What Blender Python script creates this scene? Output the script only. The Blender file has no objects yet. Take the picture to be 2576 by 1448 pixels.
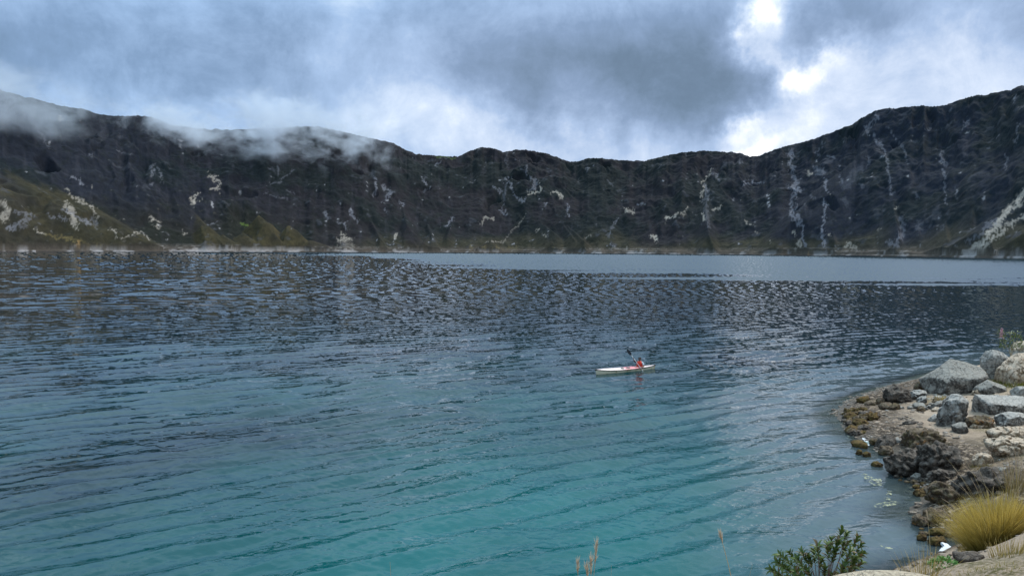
import bpy, bmesh, math, random
import numpy as np
from mathutils import Vector, Matrix

random.seed(7)
rng = np.random.default_rng(11)
S = bpy.context.scene
COL = S.collection

# ------------------------------------------------------------------ camera
FPX, CX, CY = 1909.0, 1288.0, 724.0          # focal length and centre, on a 2576 x 1448 picture
CAM = np.array([0.0, 0.0, 8.0])
PITCH, ROLL = math.radians(-2.82), math.radians(0.32)
cd = bpy.data.cameras.new('camera')
cd.sensor_width = 36.0
cd.lens = 36.0 * FPX / 2576.0
cd.clip_start, cd.clip_end = 0.1, 20000.0
cam = bpy.data.objects.new('camera', cd)
COL.objects.link(cam)
CAMROT = Matrix.Rotation(math.radians(90) + PITCH, 3, 'X') @ Matrix.Rotation(ROLL, 3, 'Z')
cam.matrix_world = Matrix.Translation(Vector(CAM)) @ CAMROT.to_4x4()
S.camera = cam
RM = np.array(CAMROT)

# ------------------------------------------------------------------ exposure, sky, sun
S.view_settings.view_transform = 'Standard'
S.view_settings.look = 'None'
S.view_settings.exposure = 0.10
S.view_settings.gamma = 1.0
S.cycles.use_denoising = True
S.cycles.max_bounces = 8
S.cycles.volume_bounces = 3
S.cycles.transparent_max_bounces = 12
S.cycles.volume_step_rate = 1.0
SUN_AZ, SUN_EL = 54.0, 56.0                   # degrees to the right of the view, above the horizon

def ray(px, py):
    """unit-depth view directions (world) for points of the 2576 x 1448 picture"""
    px, py = np.asarray(px, float), np.asarray(py, float)
    c = np.stack([(px - CX) / FPX, -(py - CY) / FPX, -np.ones_like(px)], -1)
    return c @ RM.T

def az_el(px, py):
    d = ray(px, py)
    return np.degrees(np.arctan2(d[..., 0], d[..., 1])), np.degrees(np.arctan2(d[..., 2], np.hypot(d[..., 0], d[..., 1])))

def project(P):
    d = (P - CAM) @ RM
    return CX - FPX * d[..., 0] / d[..., 2], CY + FPX * d[..., 1] / d[..., 2]

class NT:
    """small helper for writing node trees"""
    def __init__(s, tree):
        s.t = tree; s.n = tree.nodes; s.l = tree.links
    def put(s, inp, v):
        if hasattr(v, 'node'): s.l.new(v, inp)
        elif v is not None:
            if isinstance(v, (tuple, list)) and len(v) == 3 and inp.type == 'RGBA': v = (*v, 1)
            inp.default_value = v
    def m(s, op, a, b=None, c=None, clamp=False):
        n = s.n.new('ShaderNodeMath'); n.operation = op; n.use_clamp = clamp
        s.put(n.inputs[0], a)
        if b is not None: s.put(n.inputs[1], b)
        if c is not None: s.put(n.inputs[2], c)
        return n.outputs[0]
    def v(s, op, a, b=None, out=0):
        n = s.n.new('ShaderNodeVectorMath'); n.operation = op
        s.put(n.inputs[0], a)
        if b is not None:
            s.put(n.inputs['Scale'] if op == 'SCALE' else n.inputs[1], b)
        return n.outputs['Value'] if op in ('LENGTH', 'DOT_PRODUCT', 'DISTANCE') else n.outputs[0]
    def mix(s, f, a, b, mode='MIX'):
        n = s.n.new('ShaderNodeMix'); n.data_type = 'RGBA'; n.blend_type = mode
        s.put(n.inputs[0], f); s.put(n.inputs[6], a); s.put(n.inputs[7], b)
        return n.outputs[2]
    def noise(s, vec, scale, detail=4, rough=0.55, dist=0.0, color=False):
        n = s.n.new('ShaderNodeTexNoise'); n.inputs['Scale'].default_value = scale
        n.inputs['Detail'].default_value = detail; n.inputs['Roughness'].default_value = rough
        n.inputs['Distortion'].default_value = dist
        if vec is not None: s.l.new(vec, n.inputs['Vector'])
        return n.outputs['Color'] if color else n.outputs['Fac']
    def voro(s, vec, scale, feature='F1', rand=1.0):
        n = s.n.new('ShaderNodeTexVoronoi'); n.feature = feature
        n.inputs['Scale'].default_value = scale; n.inputs['Randomness'].default_value = rand
        if vec is not None: s.l.new(vec, n.inputs['Vector'])
        return n.outputs['Distance']
    def ramp(s, f, stops):
        n = s.n.new('ShaderNodeValToRGB'); cr = n.color_ramp
        while len(cr.elements) > 1: cr.elements.remove(cr.elements[-1])
        for i, (p, c) in enumerate(stops):
            e = cr.elements[0] if i == 0 else cr.elements.new(p)
            e.position = p; e.color = (*c, 1) if isinstance(c, tuple) else (c, c, c, 1)
        s.put(n.inputs[0], f)
        return n.outputs[0]
    def step(s, f, lo, hi, a=0.0, b=1.0):
        n = s.n.new('ShaderNodeMapRange'); n.interpolation_type = 'SMOOTHSTEP'
        s.put(n.inputs[0], f); n.inputs[1].default_value = lo; n.inputs[2].default_value = hi
        n.inputs[3].default_value = a; n.inputs[4].default_value = b
        return n.outputs[0]
    def sep(s, vec):
        n = s.n.new('ShaderNodeSeparateXYZ'); s.l.new(vec, n.inputs[0]); return n.outputs
    def comb(s, x, y, z):
        n = s.n.new('ShaderNodeCombineXYZ'); s.put(n.inputs[0], x); s.put(n.inputs[1], y); s.put(n.inputs[2], z); return n.outputs[0]
    def attr(s, name):
        n = s.n.new('ShaderNodeAttribute'); n.attribute_name = name; return n
    def coord(s, k='Object'):
        return s.n.new('ShaderNodeTexCoord').outputs[k]
    def bump(s, h, strength=0.5, dist=0.05, normal=None):
        n = s.n.new('ShaderNodeBump'); n.inputs['Strength'].default_value = strength; n.inputs['Distance'].default_value = dist
        s.l.new(h, n.inputs['Height'])
        if normal is not None: s.l.new(normal, n.inputs['Normal'])
        return n.outputs[0]

def build_world():
    w = bpy.data.worlds.new('World'); S.world = w; w.use_nodes = True
    t = NT(w.node_tree); t.n.clear()
    D = t.coord('Generated')
    x, y, z = t.sep(D)[:3]
    az = t.m('MULTIPLY', t.m('ARCTAN2', x, y), 57.29578)
    el = t.m('MULTIPLY', t.m('ARCSINE', z), 57.29578)
    # billows warp the layout
    wn = t.noise(D, 5.0, 6, 0.6, color=True)
    wx, wy = t.sep(wn)[:2]
    wn2 = t.noise(D, 17.0, 5, 0.6, color=True)
    vx, vy = t.sep(wn2)[:2]
    az_w = t.m('ADD', az, t.m('ADD', t.m('MULTIPLY', t.m('SUBTRACT', wx, .5), 10.0), t.m('MULTIPLY', t.m('SUBTRACT', vx, .5), 4.0)))
    el_w = t.m('ADD', el, t.m('ADD', t.m('MULTIPLY', t.m('SUBTRACT', wy, .5), 10.0), t.m('MULTIPLY', t.m('SUBTRACT', vy, .5), 3.0)))
    # (px, py, sigma_x, sigma_y, amount)
    blobs = [
        (60, 60, 260, 120, .05), (300, 180, 440, 120, -.15), (640, 60, 190, 90, -.03), (60, 215, 260, 50, .06), (420, 300, 330, 45, .13),
        (880, 40, 60, 110, .16), (850, 150, 110, 70, .10), (950, 215, 130, 60, .10), (1065, 120, 45, 45, .10),
        (1230, 90, 300, 110, -.09), (1480, 190, 230, 90, -.15), (1640, 170, 200, 120, -.14), (1480, 215, 70, 25, .06),
        (1200, 330, 330, 50, .11), (1500, 370, 320, 40, .12), (1560, 290, 50, 50, .08), (760, 330, 260, 80, .10),
        (1905, 22, 38, 50, .52), (1925, 110, 40, 40, .16), (1975, 178, 36, 30, .52), (2000, 240, 80, 50, .03), (1875, 357, 52, 22, .46), (1885, 285, 26, 14, .16), (2060, 150, 30, 18, .18),
        (1850, 290, 50, 25, .20), (2110, 170, 60, 40, .22), (1790, 60, 90, 200, -.12),
        (2250, 230, 170, 60, .11), (2480, 130, 160, 110, .12), (2330, 60, 260, 70, -.14), (2080, 290, 90, 50, .12),
        (2300, 330, 240, 90, .10), (2080, 60, 60, 80, -.02),
    ]
    L = None
    for (px, py, sx, sy, a) in blobs:
        A, E = az_el(px, py)
        ax, ay = sx / 33.3, sy / 33.3
        u = t.m('DIVIDE', t.m('SUBTRACT', az_w, float(A)), ax)
        vv = t.m('DIVIDE', t.m('SUBTRACT', el_w, float(E)), ay)
        q = t.m('ADD', t.m('MULTIPLY', u, u), t.m('MULTIPLY', vv, vv))
        g = t.m('MULTIPLY', t.m('EXPONENT', t.m('MULTIPLY', q, -0.5)), a)
        L = g if L is None else t.m('ADD', L, g)
    det = t.m('SUBTRACT', t.noise(D, 9.0, 9, 0.68, 0.3), .5)
    det2 = t.m('SUBTRACT', t.noise(t.v('MULTIPLY', t.v('ADD', D, t.v('SCALE', wn, .05)), (1, 1, 1.7)), 4.2, 7, 0.62, .5), .5)
    L = t.m('ADD', L, t.m('ADD', t.m('MULTIPLY', det, .56), t.m('MULTIPLY', det2, .42)))
    up = t.step(el, 13.5, 24.0, 0.0, 0.33)  # extra brightness added above the view to lift the water's reflections
    L = t.m('ADD', t.m('ADD', L, up), 0.53)
    cl = t.ramp(L, [(0.0, (.105, .155, .22)), (.22, (.165, .24, .345)), (.42, (.26, .36, .535)), (.60, (.42, .55, .78)), (.78, (.70, .80, .97)), (.97, (1.15, 1.17, 1.2))])
    hot = t.step(L, .88, 1.25, 1.0, 3.2)                     # cloud edge in front of the hidden sun
    cl = t.mix(1.0, cl, t.comb(hot, hot, hot), 'MULTIPLY')
    side = t.step(az, -30, 5, 1.0, 0.0)                   # the left of the cloud deck is more violet
    cl = t.mix(side, cl, t.mix(1.0, cl, (.90, 1.0, 1.05), 'MULTIPLY'))
    cl = t.mix(t.step(el, 13.0, 26.0), cl, t.mix(1.0, cl, (.80, 1.0, 1.10), 'MULTIPLY'))   # blue tint added above the view to cool the water's reflections
    below = t.step(z, -0.02, 0.0)
    cl = t.mix(below, (.03, .05, .06), cl)
    sky = t.n.new('ShaderNodeTexSky'); sky.sky_type = 'NISHITA'; sky.sun_disc = False
    sky.sun_elevation = math.radians(SUN_EL); sky.sun_rotation = math.radians(SUN_AZ); sky.altitude = 3500
    b1 = t.n.new('ShaderNodeBackground'); t.l.new(cl, b1.inputs[0]); b1.inputs[1].default_value = 1.0
    b2 = t.n.new('ShaderNodeBackground'); t.l.new(sky.outputs[0], b2.inputs[0]); b2.inputs[1].default_value = 0.08
    mx = t.n.new('ShaderNodeMixShader'); mx.inputs[0].default_value = 0.06
    t.l.new(b1.outputs[0], mx.inputs[1]); t.l.new(b2.outputs[0], mx.inputs[2])
    o = t.n.new('ShaderNodeOutputWorld'); t.l.new(mx.outputs[0], o.inputs[0])
    w.cycles.sampling_method = 'MANUAL'; w.cycles.sample_map_resolution = 512
build_world()

sd = bpy.data.lights.new('sun', 'SUN'); sd.energy = 2.5; sd.angle = math.radians(20); sd.color = (1.0, .96, .90)
sun = bpy.data.objects.new('sun', sd); COL.objects.link(sun)
a, e = math.radians(SUN_AZ), math.radians(SUN_EL)
sdir = Vector((math.sin(a) * math.cos(e), math.cos(a) * math.cos(e), math.sin(e)))
sun.rotation_euler = sdir.to_track_quat('Z', 'Y').to_euler()

# ------------------------------------------------------------------ numeric helpers
_pr = np.random.default_rng(3)
_PERM = _pr.permutation(1024).astype(np.int32); _PERM = np.concatenate([_PERM, _PERM])
_G = _pr.normal(size=(1024, 3)); _G = (_G / np.linalg.norm(_G, axis=1)[:, None]).astype(np.float32)

def pn(x, y, z=0.0):
    """perlin noise, about -1..1"""
    x, y, z = np.broadcast_arrays(np.asarray(x, float), np.asarray(y, float), np.asarray(z, float))
    fx, fy, fz = np.floor(x), np.floor(y), np.floor(z)
    ix, iy, iz = fx.astype(np.int32) & 1023, fy.astype(np.int32) & 1023, fz.astype(np.int32) & 1023
    x, y, z = (x - fx).astype(np.float32), (y - fy).astype(np.float32), (z - fz).astype(np.float32)
    f = lambda t: t * t * t * (t * (t * 6 - 15) + 10)
    u, v, w = f(x), f(y), f(z)
    flat = not z.any()
    def plane(c):
        def g(px, b):
            q = _G[_PERM[(_PERM[px + iy + b & 1023] + iz + c) & 1023]]
            return q
        A0, A1 = _PERM[ix], _PERM[(ix + 1) & 1023]
        def val(px, a, b):
            q = g(px, b)
            r = q[..., 0] * (x - a) + q[..., 1] * (y - b)
            return r if flat else r + q[..., 2] * (z - c)
        l0 = val(A0, 0, 0); l0 = l0 + u * (val(A1, 1, 0) - l0)
        l1 = val(A0, 0, 1); l1 = l1 + u * (val(A1, 1, 1) - l1)
        return l0 + v * (l1 - l0)
    p0 = plane(0)
    return 1.5 * (p0 if flat else p0 + w * (plane(1) - p0))

def fbm(x, y, z=0.0, octaves=4, gain=.5, lac=2.03):
    s, a, f = 0.0, 1.0, 1.0
    for i in range(octaves):
        s = s + a * pn(np.asarray(x) * f + 13.7 * i, np.asarray(y) * f - 7.1 * i, np.asarray(z) * f + 3.3 * i); a *= gain; f *= lac
    return s

def ridged(x, y, z=0.0, octaves=4, gain=.5):
    s, a, f = 0.0, 1.0, 1.0
    for i in range(octaves):
        s = s + a * (1 - 2 * np.abs(pn(np.asarray(x) * f + 5.1 * i, np.asarray(y) * f + 9.2 * i, np.asarray(z) * f))); a *= gain; f *= 2.07
    return s

def sst(x, a, b):
    t = np.clip((x - a) / (b - a), 0, 1); return t * t * (3 - 2 * t)

def mesh_np(name, V, F, mat=None, smooth=True, parent=None, attrs=None):
    """one mesh object from numpy vertices and faces (quads or tris)"""
    V = np.ascontiguousarray(V, np.float32).reshape(-1, 3); F = np.ascontiguousarray(F, np.int32)
    k = F.shape[1]
    me = bpy.data.meshes.new(name)
    me.vertices.add(len(V)); me.vertices.foreach_set('co', V.ravel())
    me.loops.add(F.size); me.loops.foreach_set('vertex_index', F.ravel())
    me.polygons.add(len(F)); me.polygons.foreach_set('loop_start', np.arange(0, F.size, k, dtype=np.int32))
    me.polygons.foreach_set('use_smooth', np.full(len(F), bool(smooth)))
    me.update(calc_edges=True)
    for an, (ty, arr) in (attrs or {}).items():
        at = me.attributes.new(an, ty, 'POINT')
        at.data.foreach_set('value' if ty == 'FLOAT' else ('color' if ty == 'FLOAT_COLOR' else 'vector'), np.ascontiguousarray(arr, np.float32).ravel())
    o = bpy.data.objects.new(name, me); COL.objects.link(o)
    if mat: me.materials.append(mat)
    if parent: o.parent = parent
    return o

def grid_faces(nr, nc):
    i = np.arange((nr - 1) * nc).reshape(nr - 1, nc)[:, :-1].ravel()
    return np.stack([i, i + 1, i + nc + 1, i + nc], 1)

def tag(o, label=None, cat=None, group=None, kind=None):
    if label: o['label'] = label
    if cat: o['category'] = cat
    if group: o['group'] = group
    if kind: o['kind'] = kind
    return o

def empty(name, loc):
    o = bpy.data.objects.new(name, None); COL.objects.link(o); o.location = loc; o.empty_display_size = .1
    return o

def new_mat(name):
    m = bpy.data.materials.new(name); m.use_nodes = True
    t = NT(m.node_tree); b = m.node_tree.nodes['Principled BSDF']
    return m, t, b

def plain(name, col, rough=.6, var=.15, scale=20.0, bump=0.0, spec=.5):
    m, t, b = new_mat(name)
    n = t.noise(t.coord(), scale, 4)
    c = t.mix(n, tuple(x * (1 - var) for x in col), tuple(min(1, x * (1 + var)) for x in col))
    t.l.new(c, b.inputs['Base Color']); b.inputs['Roughness'].default_value = rough
    b.inputs['Specular IOR Level'].default_value = spec
    if bump: t.l.new(t.bump(n, bump, .02), b.inputs['Normal'])
    return m

# ------------------------------------------------------------------ shore terrain
SHORE = np.array([(75, 64), (60, 62), (45, 60), (37, 55.5), (29, 51), (22, 44.5), (18, 40.5), (15.7, 36.5), (15.1, 33), (15.2, 30.5), (15.6, 28.6), (14.6, 27.4),
                  (14.2, 25.9), (13.3, 24.2), (12.3, 22.9), (12.6, 21.4), (12.5, 20.3), (11.7, 19.3), (9.6, 18.3), (4, 16), (-2, 15), (-10, 14), (-20, 12.5), (-34, 9)], float)
def shore_dist(x, y):
    """signed distance to the water's edge, positive on land"""
    x, y = np.asarray(x, float), np.asarray(y, float)
    best = np.full(x.shape, 1e9); sg = np.zeros(x.shape)
    for (ax, ay), (bx, by) in zip(SHORE[:-1], SHORE[1:]):
        ex, ey = bx - ax, by - ay
        t = np.clip(((x - ax) * ex + (y - ay) * ey) / (ex * ex + ey * ey), 0, 1)
        dx, dy = x - ax - t * ex, y - ay - t * ey
        d = np.hypot(dx, dy)
        s = np.sign(ex * dy - ey * dx)
        k = d < best - 1e-9
        best = np.where(k, d, best); sg = np.where(k, s, sg)
    return best * np.where(sg == 0, 1, sg)

CTRL = [(22, 38, .75), (25, 42, 1.0), (30, 45, 1.45), (36, 50, 1.6), (24, 34, 1.0), (19, 36, .4), (18, 33, .45), (30, 41, 1.6), (40, 46, 2.4), (60, 52, 4.5),
        (22, 30, 1.05), (20, 27, 1.3), (17.5, 24, 1.35), (16.5, 26.5, .7), (15, 21.5, 1.25), (13.5, 19, 1.5), (12.6, 17, 1.9), (7.5, 12, 3.15), (10, 14.5, 2.6), (8.15, 14, 2.0), (9.3, 16, 1.0), (7.0, 12, 2.85),
        (9.2, 16.2, 1.5), (11.2, 17.2, 1.7), (6.5, 10.2, 3.72), (6, 8.5, 4.7), (8, 10, 4.3), (12, 13, 4.0), (16, 18, 3.5), (24, 24, 3.5), (35, 30, 5.0), (5.2, 10.8, 2.9), (4, 12, 1.9), (2, 12, 1.6),
        (5.5, 10, 3.72), (3.6, 14.5, .5), (0, 0, 6.4), (3, 1.5, 6.4), (-3, 0, 6.4), (-3, 5, 5.5), (0, 5, 5.6), (0, 8, 4.0), (-5, 9, 3.0), (6, 5, 6.2), (3, 5.2, 5.6),
        (3, 7, 4.6), (3.6, 8.2, 4.2), (4.7, 8.2, 4.5), (-12, 6, 4.0), (-12, 0, 6.4), (20, 5, 7), (10, 3, 6.8), (0, -8, 6.6), (-20, -5, 7), (30, 0, 9)]
_cp = [(x, y, z) for x, y, z in CTRL]
_m = 0.5 * (SHORE[:-1] + SHORE[1:])
_tn = SHORE[1:] - SHORE[:-1]; _tn /= np.linalg.norm(_tn, axis=1)[:, None]
_nm = np.stack([_tn[:, 1], -_tn[:, 0]], 1)       # towards the water
_nm = -_nm if shore_dist(_m[5:6, 0] + _nm[5, 0], _m[5:6, 1] + _nm[5, 1])[0] > 0 else _nm
for p in list(SHORE) + list(_m): _cp.append((p[0], p[1], 0.0))
for p, n in zip(_m, _nm): _cp.append((p[0] + 4 * n[0], p[1] + 4 * n[1], -1.0)); _cp.append((p[0] + 14 * n[0], p[1] + 14 * n[1], -4.0))
_cp = np.array(_cp)
def _tps(r): return np.where(r > 1e-9, r * r * np.log(np.maximum(r, 1e-9)), 0)
_K = _tps(np.hypot(_cp[:, None, 0] - _cp[None, :, 0], _cp[:, None, 1] - _cp[None, :, 1])) + np.eye(len(_cp)) * 0.4
_P = np.c_[np.ones(len(_cp)), _cp[:, :2]]
_A = np.block([[_K, _P], [_P.T, np.zeros((3, 3))]])
_w = np.linalg.solve(_A, np.r_[_cp[:, 2], 0, 0, 0])
def ground(x, y, detail=True):
    x, y = np.asarray(x, float), np.asarray(y, float); sh = x.shape
    xf, yf = x.ravel(), y.ravel(); out = np.empty(xf.size)
    for i in range(0, xf.size, 20000):
        q = slice(i, i + 20000)
        r = np.hypot(xf[q, None] - _cp[None, :, 0], yf[q, None] - _cp[None, :, 1])
        out[q] = _tps(r) @ _w[:-3] + _w[-3] + _w[-2] * xf[q] + _w[-1] * yf[q]
    out = out.reshape(sh)
    s = shore_dist(x, y)
    out = np.where(s > 0, np.maximum(out, np.minimum(s * .12, .25)), np.minimum(out, -np.minimum(-s * .2, .4)))
    if detail:
        k = sst(s, -.5, 2.5)
        out = out + k * (.10 * fbm(x * .45, y * .45, 0, 3) + .035 * fbm(x * 2.3, y * 2.3, 4, 3)) + .03 * fbm(x * 1.3, y * 1.3, 7, 3)
    return out

def ground_hit(px, py):
    """where the line of sight through a picture point meets the shore ground (or the water)"""
    d = ray(px, py); d = d / d[1]
    ys = np.geomspace(2.5, 70, 700)
    P = CAM + d * ys[:, None]
    g = np.maximum(ground(P[:, 0], P[:, 1], False), 0)
    k = np.argmax(P[:, 2] < g)
    if not (P[:, 2] < g).any(): k = len(ys) - 1
    return P[k]

def at_depth(px, py, d):
    r = ray(px, py); return CAM + r / r[..., 1:2] * d if r.ndim > 1 else CAM + r / r[1] * d

def ground_material():
    m, t, b = new_mat('sandy_ground')
    P = t.coord()
    n1 = t.noise(P, .35, 5, .6); n2 = t.noise(P, 2.2, 6, .65); n3 = t.noise(P, 18, 5, .7); n4 = t.noise(P, 90, 3, .6)
    sand = t.mix(n2, (.36, .26, .18), (.62, .475, .35))
    sand = t.mix(t.step(n1, .45, .62), sand, (.50, .385, .28))
    sand = t.mix(t.m('MULTIPLY', t.step(n3, .54, .66), .75), sand, (.19, .135, .10))
    sand = t.mix(t.m('MULTIPLY', t.step(n4, .60, .68), .6), sand, (.62, .56, .50))
    gr = t.m('MULTIPLY', t.attr('grass').outputs['Fac'], t.step(n3, .40, .58))
    sand = t.mix(gr, sand, (.13, .115, .03))
    dark = t.m('MULTIPLY', t.attr('crust').outputs['Fac'], t.step(t.noise(P, 5, 6, .7), .38, .50))
    sand = t.mix(dark, sand, (.050, .034, .022))
    sand = t.mix(t.m('MULTIPLY', t.attr('crust').outputs['Fac'], t.step(t.noise(P, 11, 4, .7), .56, .66)), sand, (.24, .17, .10))
    z = t.sep(P)[2]
    wet = t.step(z, .02, .28, 1.0, 0.0)          # the wet rim by the water: darker mud
    sand = t.mix(t.m('MULTIPLY', wet, .8), sand, (.10, .085, .065))
    t.l.new(sand, b.inputs['Base Color'])
    rr = t.m('SUBTRACT', .92, t.m('MULTIPLY', wet, .4)); t.l.new(rr, b.inputs['Roughness'])
    b.inputs['Specular IOR Level'].default_value = .3
    h = t.m('ADD', t.m('MULTIPLY', n3, .5), t.m('ADD', t.m('MULTIPLY', n2, .5), t.m('MULTIPLY', n4, .18)))
    t.l.new(t.bump(h, .9, .16), b.inputs['Normal'])
    return m

def build_shore():
    az = np.radians(np.linspace(-75, 75, 760)); r = np.r_[np.linspace(.5, 2.4, 12), np.geomspace(2.5, 95, 620)]
    A, R = np.meshgrid(az, r)
    X, Y = R * np.sin(A), R * np.cos(A) * 1.0
    Z = ground(X, Y)
    s = shore_dist(X, Y)
    crust = np.clip(sst(s + 1.2 * fbm(X / 2.5, Y / 2.5, 2, 3), 4.4, 1.2) * (s > -.6) * (Y > 17) * (Y < 46), 0, 1)
    crust = np.maximum(crust, np.exp(-(((X - 15.0) / 1.8) ** 2 + ((Y - 20.8) / 1.6) ** 2)) * 1.0)
    Z = Z + crust * (.07 * ridged(X * 1.9, Y * 1.9, 0, 5, .6) - .03) * sst(s, 0, .6)
    g = np.zeros_like(X)
    for (px, py, sr) in [(2400, 935, 1.6), (2440, 940, 1.5), (2560, 970, 1.6), (2540, 1110, 1.2), (2560, 1140, 1.3), (2500, 1300, .9), (2460, 1430, .35), (2520, 1440, .4), (2230, 1010, .8), (2350, 1010, .8), (2420, 1175, .7), (2545, 1400, .4), (2480, 1080, .6)]:
        p = ground_hit(px, py); g = np.maximum(g, np.exp(-((X - p[0]) ** 2 + (Y - p[1]) ** 2) / sr ** 2))
    o = mesh_np('shore_ground', np.stack([X, Y, Z], -1), grid_faces(*X.shape), ground_material(), attrs={'grass': ('FLOAT', g), 'crust': ('FLOAT', crust)})
    return tag(o, 'sandy tan shore sloping down to the lake, with dark crusted rim', 'shore', kind='structure')
build_shore()

# ------------------------------------------------------------------ crater wall
TR = np.array([(-900, 150), (-500, 140), (-200, 180), (0, 225), (50, 240), (110, 255), (160, 268), (215, 275), (240, 285), (290, 292), (360, 291), (385, 295), (405, 303), (430, 315), (520, 325),
      (600, 326), (700, 322), (740, 318), (800, 318), (850, 328), (930, 347), (990, 360), (1010, 372), (1045, 387), (1100, 392), (1150, 394), (1185, 378), (1215, 370),
      (1240, 372), (1265, 382), (1300, 377), (1325, 377), (1380, 387), (1420, 403), (1450, 408), (1480, 397), (1510, 398), (1560, 403), (1620, 405), (1680, 390),
      (1720, 383), (1770, 379), (1840, 382), (1865, 386), (1891, 394), (1906, 392), (1923, 386), (1945, 378), (1971, 368), (2005, 361), (2037, 353), (2070, 340), (2110, 326), (2140, 315), (2168, 296), (2195, 282), (2219, 273),
      (2250, 272), (2322, 265), (2340, 268), (2376, 265), (2438, 243), (2480, 238), (2511, 231), (2540, 226), (2576, 214), (2700, 180), (2900, 140), (3400, 60)], float)
_ta, _te = az_el(TR[:, 0], TR[:, 1])
def R0f(az): return np.interp(az, [-60, -50, -34, -20, 0, 20, 34, 50, 60], [1300, 1400, 1700, 2000, 2250, 1850, 1350, 950, 800])
WW = 540.0

def c4(p): return [(x * .3418, 188.7 + y * .3418) for x, y in p]
def c5(p): return [(817.6 + x * .3418, 314.4 + y * .3418) for x, y in p]
def c6(p): return [(1635 + x * .3652, 188.7 + y * .3652) for x, y in p]
# bare rock, scree and pale outcrops: points, half-width, strength, tint (g grey, t tan, o orange, v green)
ROCK = [(c4(p), w * .34, s, c) for p, w, s, c in [
    ([(270, 370), (290, 430), (350, 530)], 9, .35, 'g'), ([(440, 310), (440, 330)], 11, .5, 't'), ([(520, 750), (600, 795)], 8, .6, 'g'), ([(680, 825)], 12, .6, 't'),
    ([(500, 865), (600, 930), (700, 1000), (720, 1040)], 14, .55, 't'), ([(500, 960), (540, 1020), (550, 1110)], 34, .6, 't'), ([(470, 990), (650, 1080)], 20, .5, 'g'),
    ([(20, 940), (60, 1000), (20, 1060)], 34, .65, 't'), ([(110, 1000), (220, 1050), (60, 1130)], 20, .4, 'g'), ([(370, 1040), (470, 1060)], 14, .4, 'g'), ([(690, 1050), (700, 1120)], 20, .35, 'g'),
    ([(240, 1135), (320, 1165)], 8, .8, 't'), ([(570, 1230), (570, 1265)], 12, .45, 'o'), ([(820, 1140), (860, 1175)], 15, .8, 't'), ([(1110, 1060), (1170, 1080), (1160, 1120)], 16, .65, 't'),
    ([(900, 1205), (1030, 1150), (1100, 1210)], 6, .6, 't'), ([(1120, 660), (1110, 740)], 16, .45, 'g'), ([(1150, 670), (1180, 740)], 14, .42, 'g'), ([(1100, 800), (1140, 805)], 9, .4, 'g'), ([(1190, 780)], 12, .3, 'g'),
    ([(1540, 740), (1600, 745), (1570, 775), (1640, 800), (1560, 840), (1620, 845)], 10, .65, 't'), ([(1455, 860), (1430, 900), (1410, 935)], 11, .7, 't'), ([(1430, 915)], 17, .75, 't'), ([(1480, 925)], 8, .5, 't'),
    ([(1530, 1100), (1600, 1075)], 8, .4, 'g'), ([(870, 550), (950, 580)], 8, .35, 'g'), ([(670, 590)], 11, .3, 'g'), ([(2120, 850), (2150, 870)], 8, .3, 'g'), ([(2400, 1000), (2420, 1050)], 8, .4, 'g'),
    ([(2540, 1090), (2550, 1150)], 12, .5, 'g'), ([(1780, 1095), (1825, 1105)], 17, .9, 'v'), ([(1360, 1160)], 10, .6, 't'), ([(2490, 1190), (2570, 1210)], 22, .5, 't'), ([(830, 1270), (850, 1280)], 7, .8, 't'), ([(450, 1190), (760, 1270)], 20, .35, 'y'), ([(320, 1165), (520, 1220)], 16, .5, 'y'),
    ([(1540, 1280), (1640, 1284)], 5, .9, 'g'), ([(2100, 1284), (2300, 1286)], 5, .8, 'g'), ([(30, 1250)], 14, .5, 't'), ([(60, 1130), (200, 1110)], 18, .3, 'g'), ([(1960, 810), (2050, 790), (2160, 700)], 4, .3, 'g'), ([(1950, 870), (2120, 915)], 4, .3, 'g'), ([(2040, 640), (2045, 740)], 5, .3, 'g')]]
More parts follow.
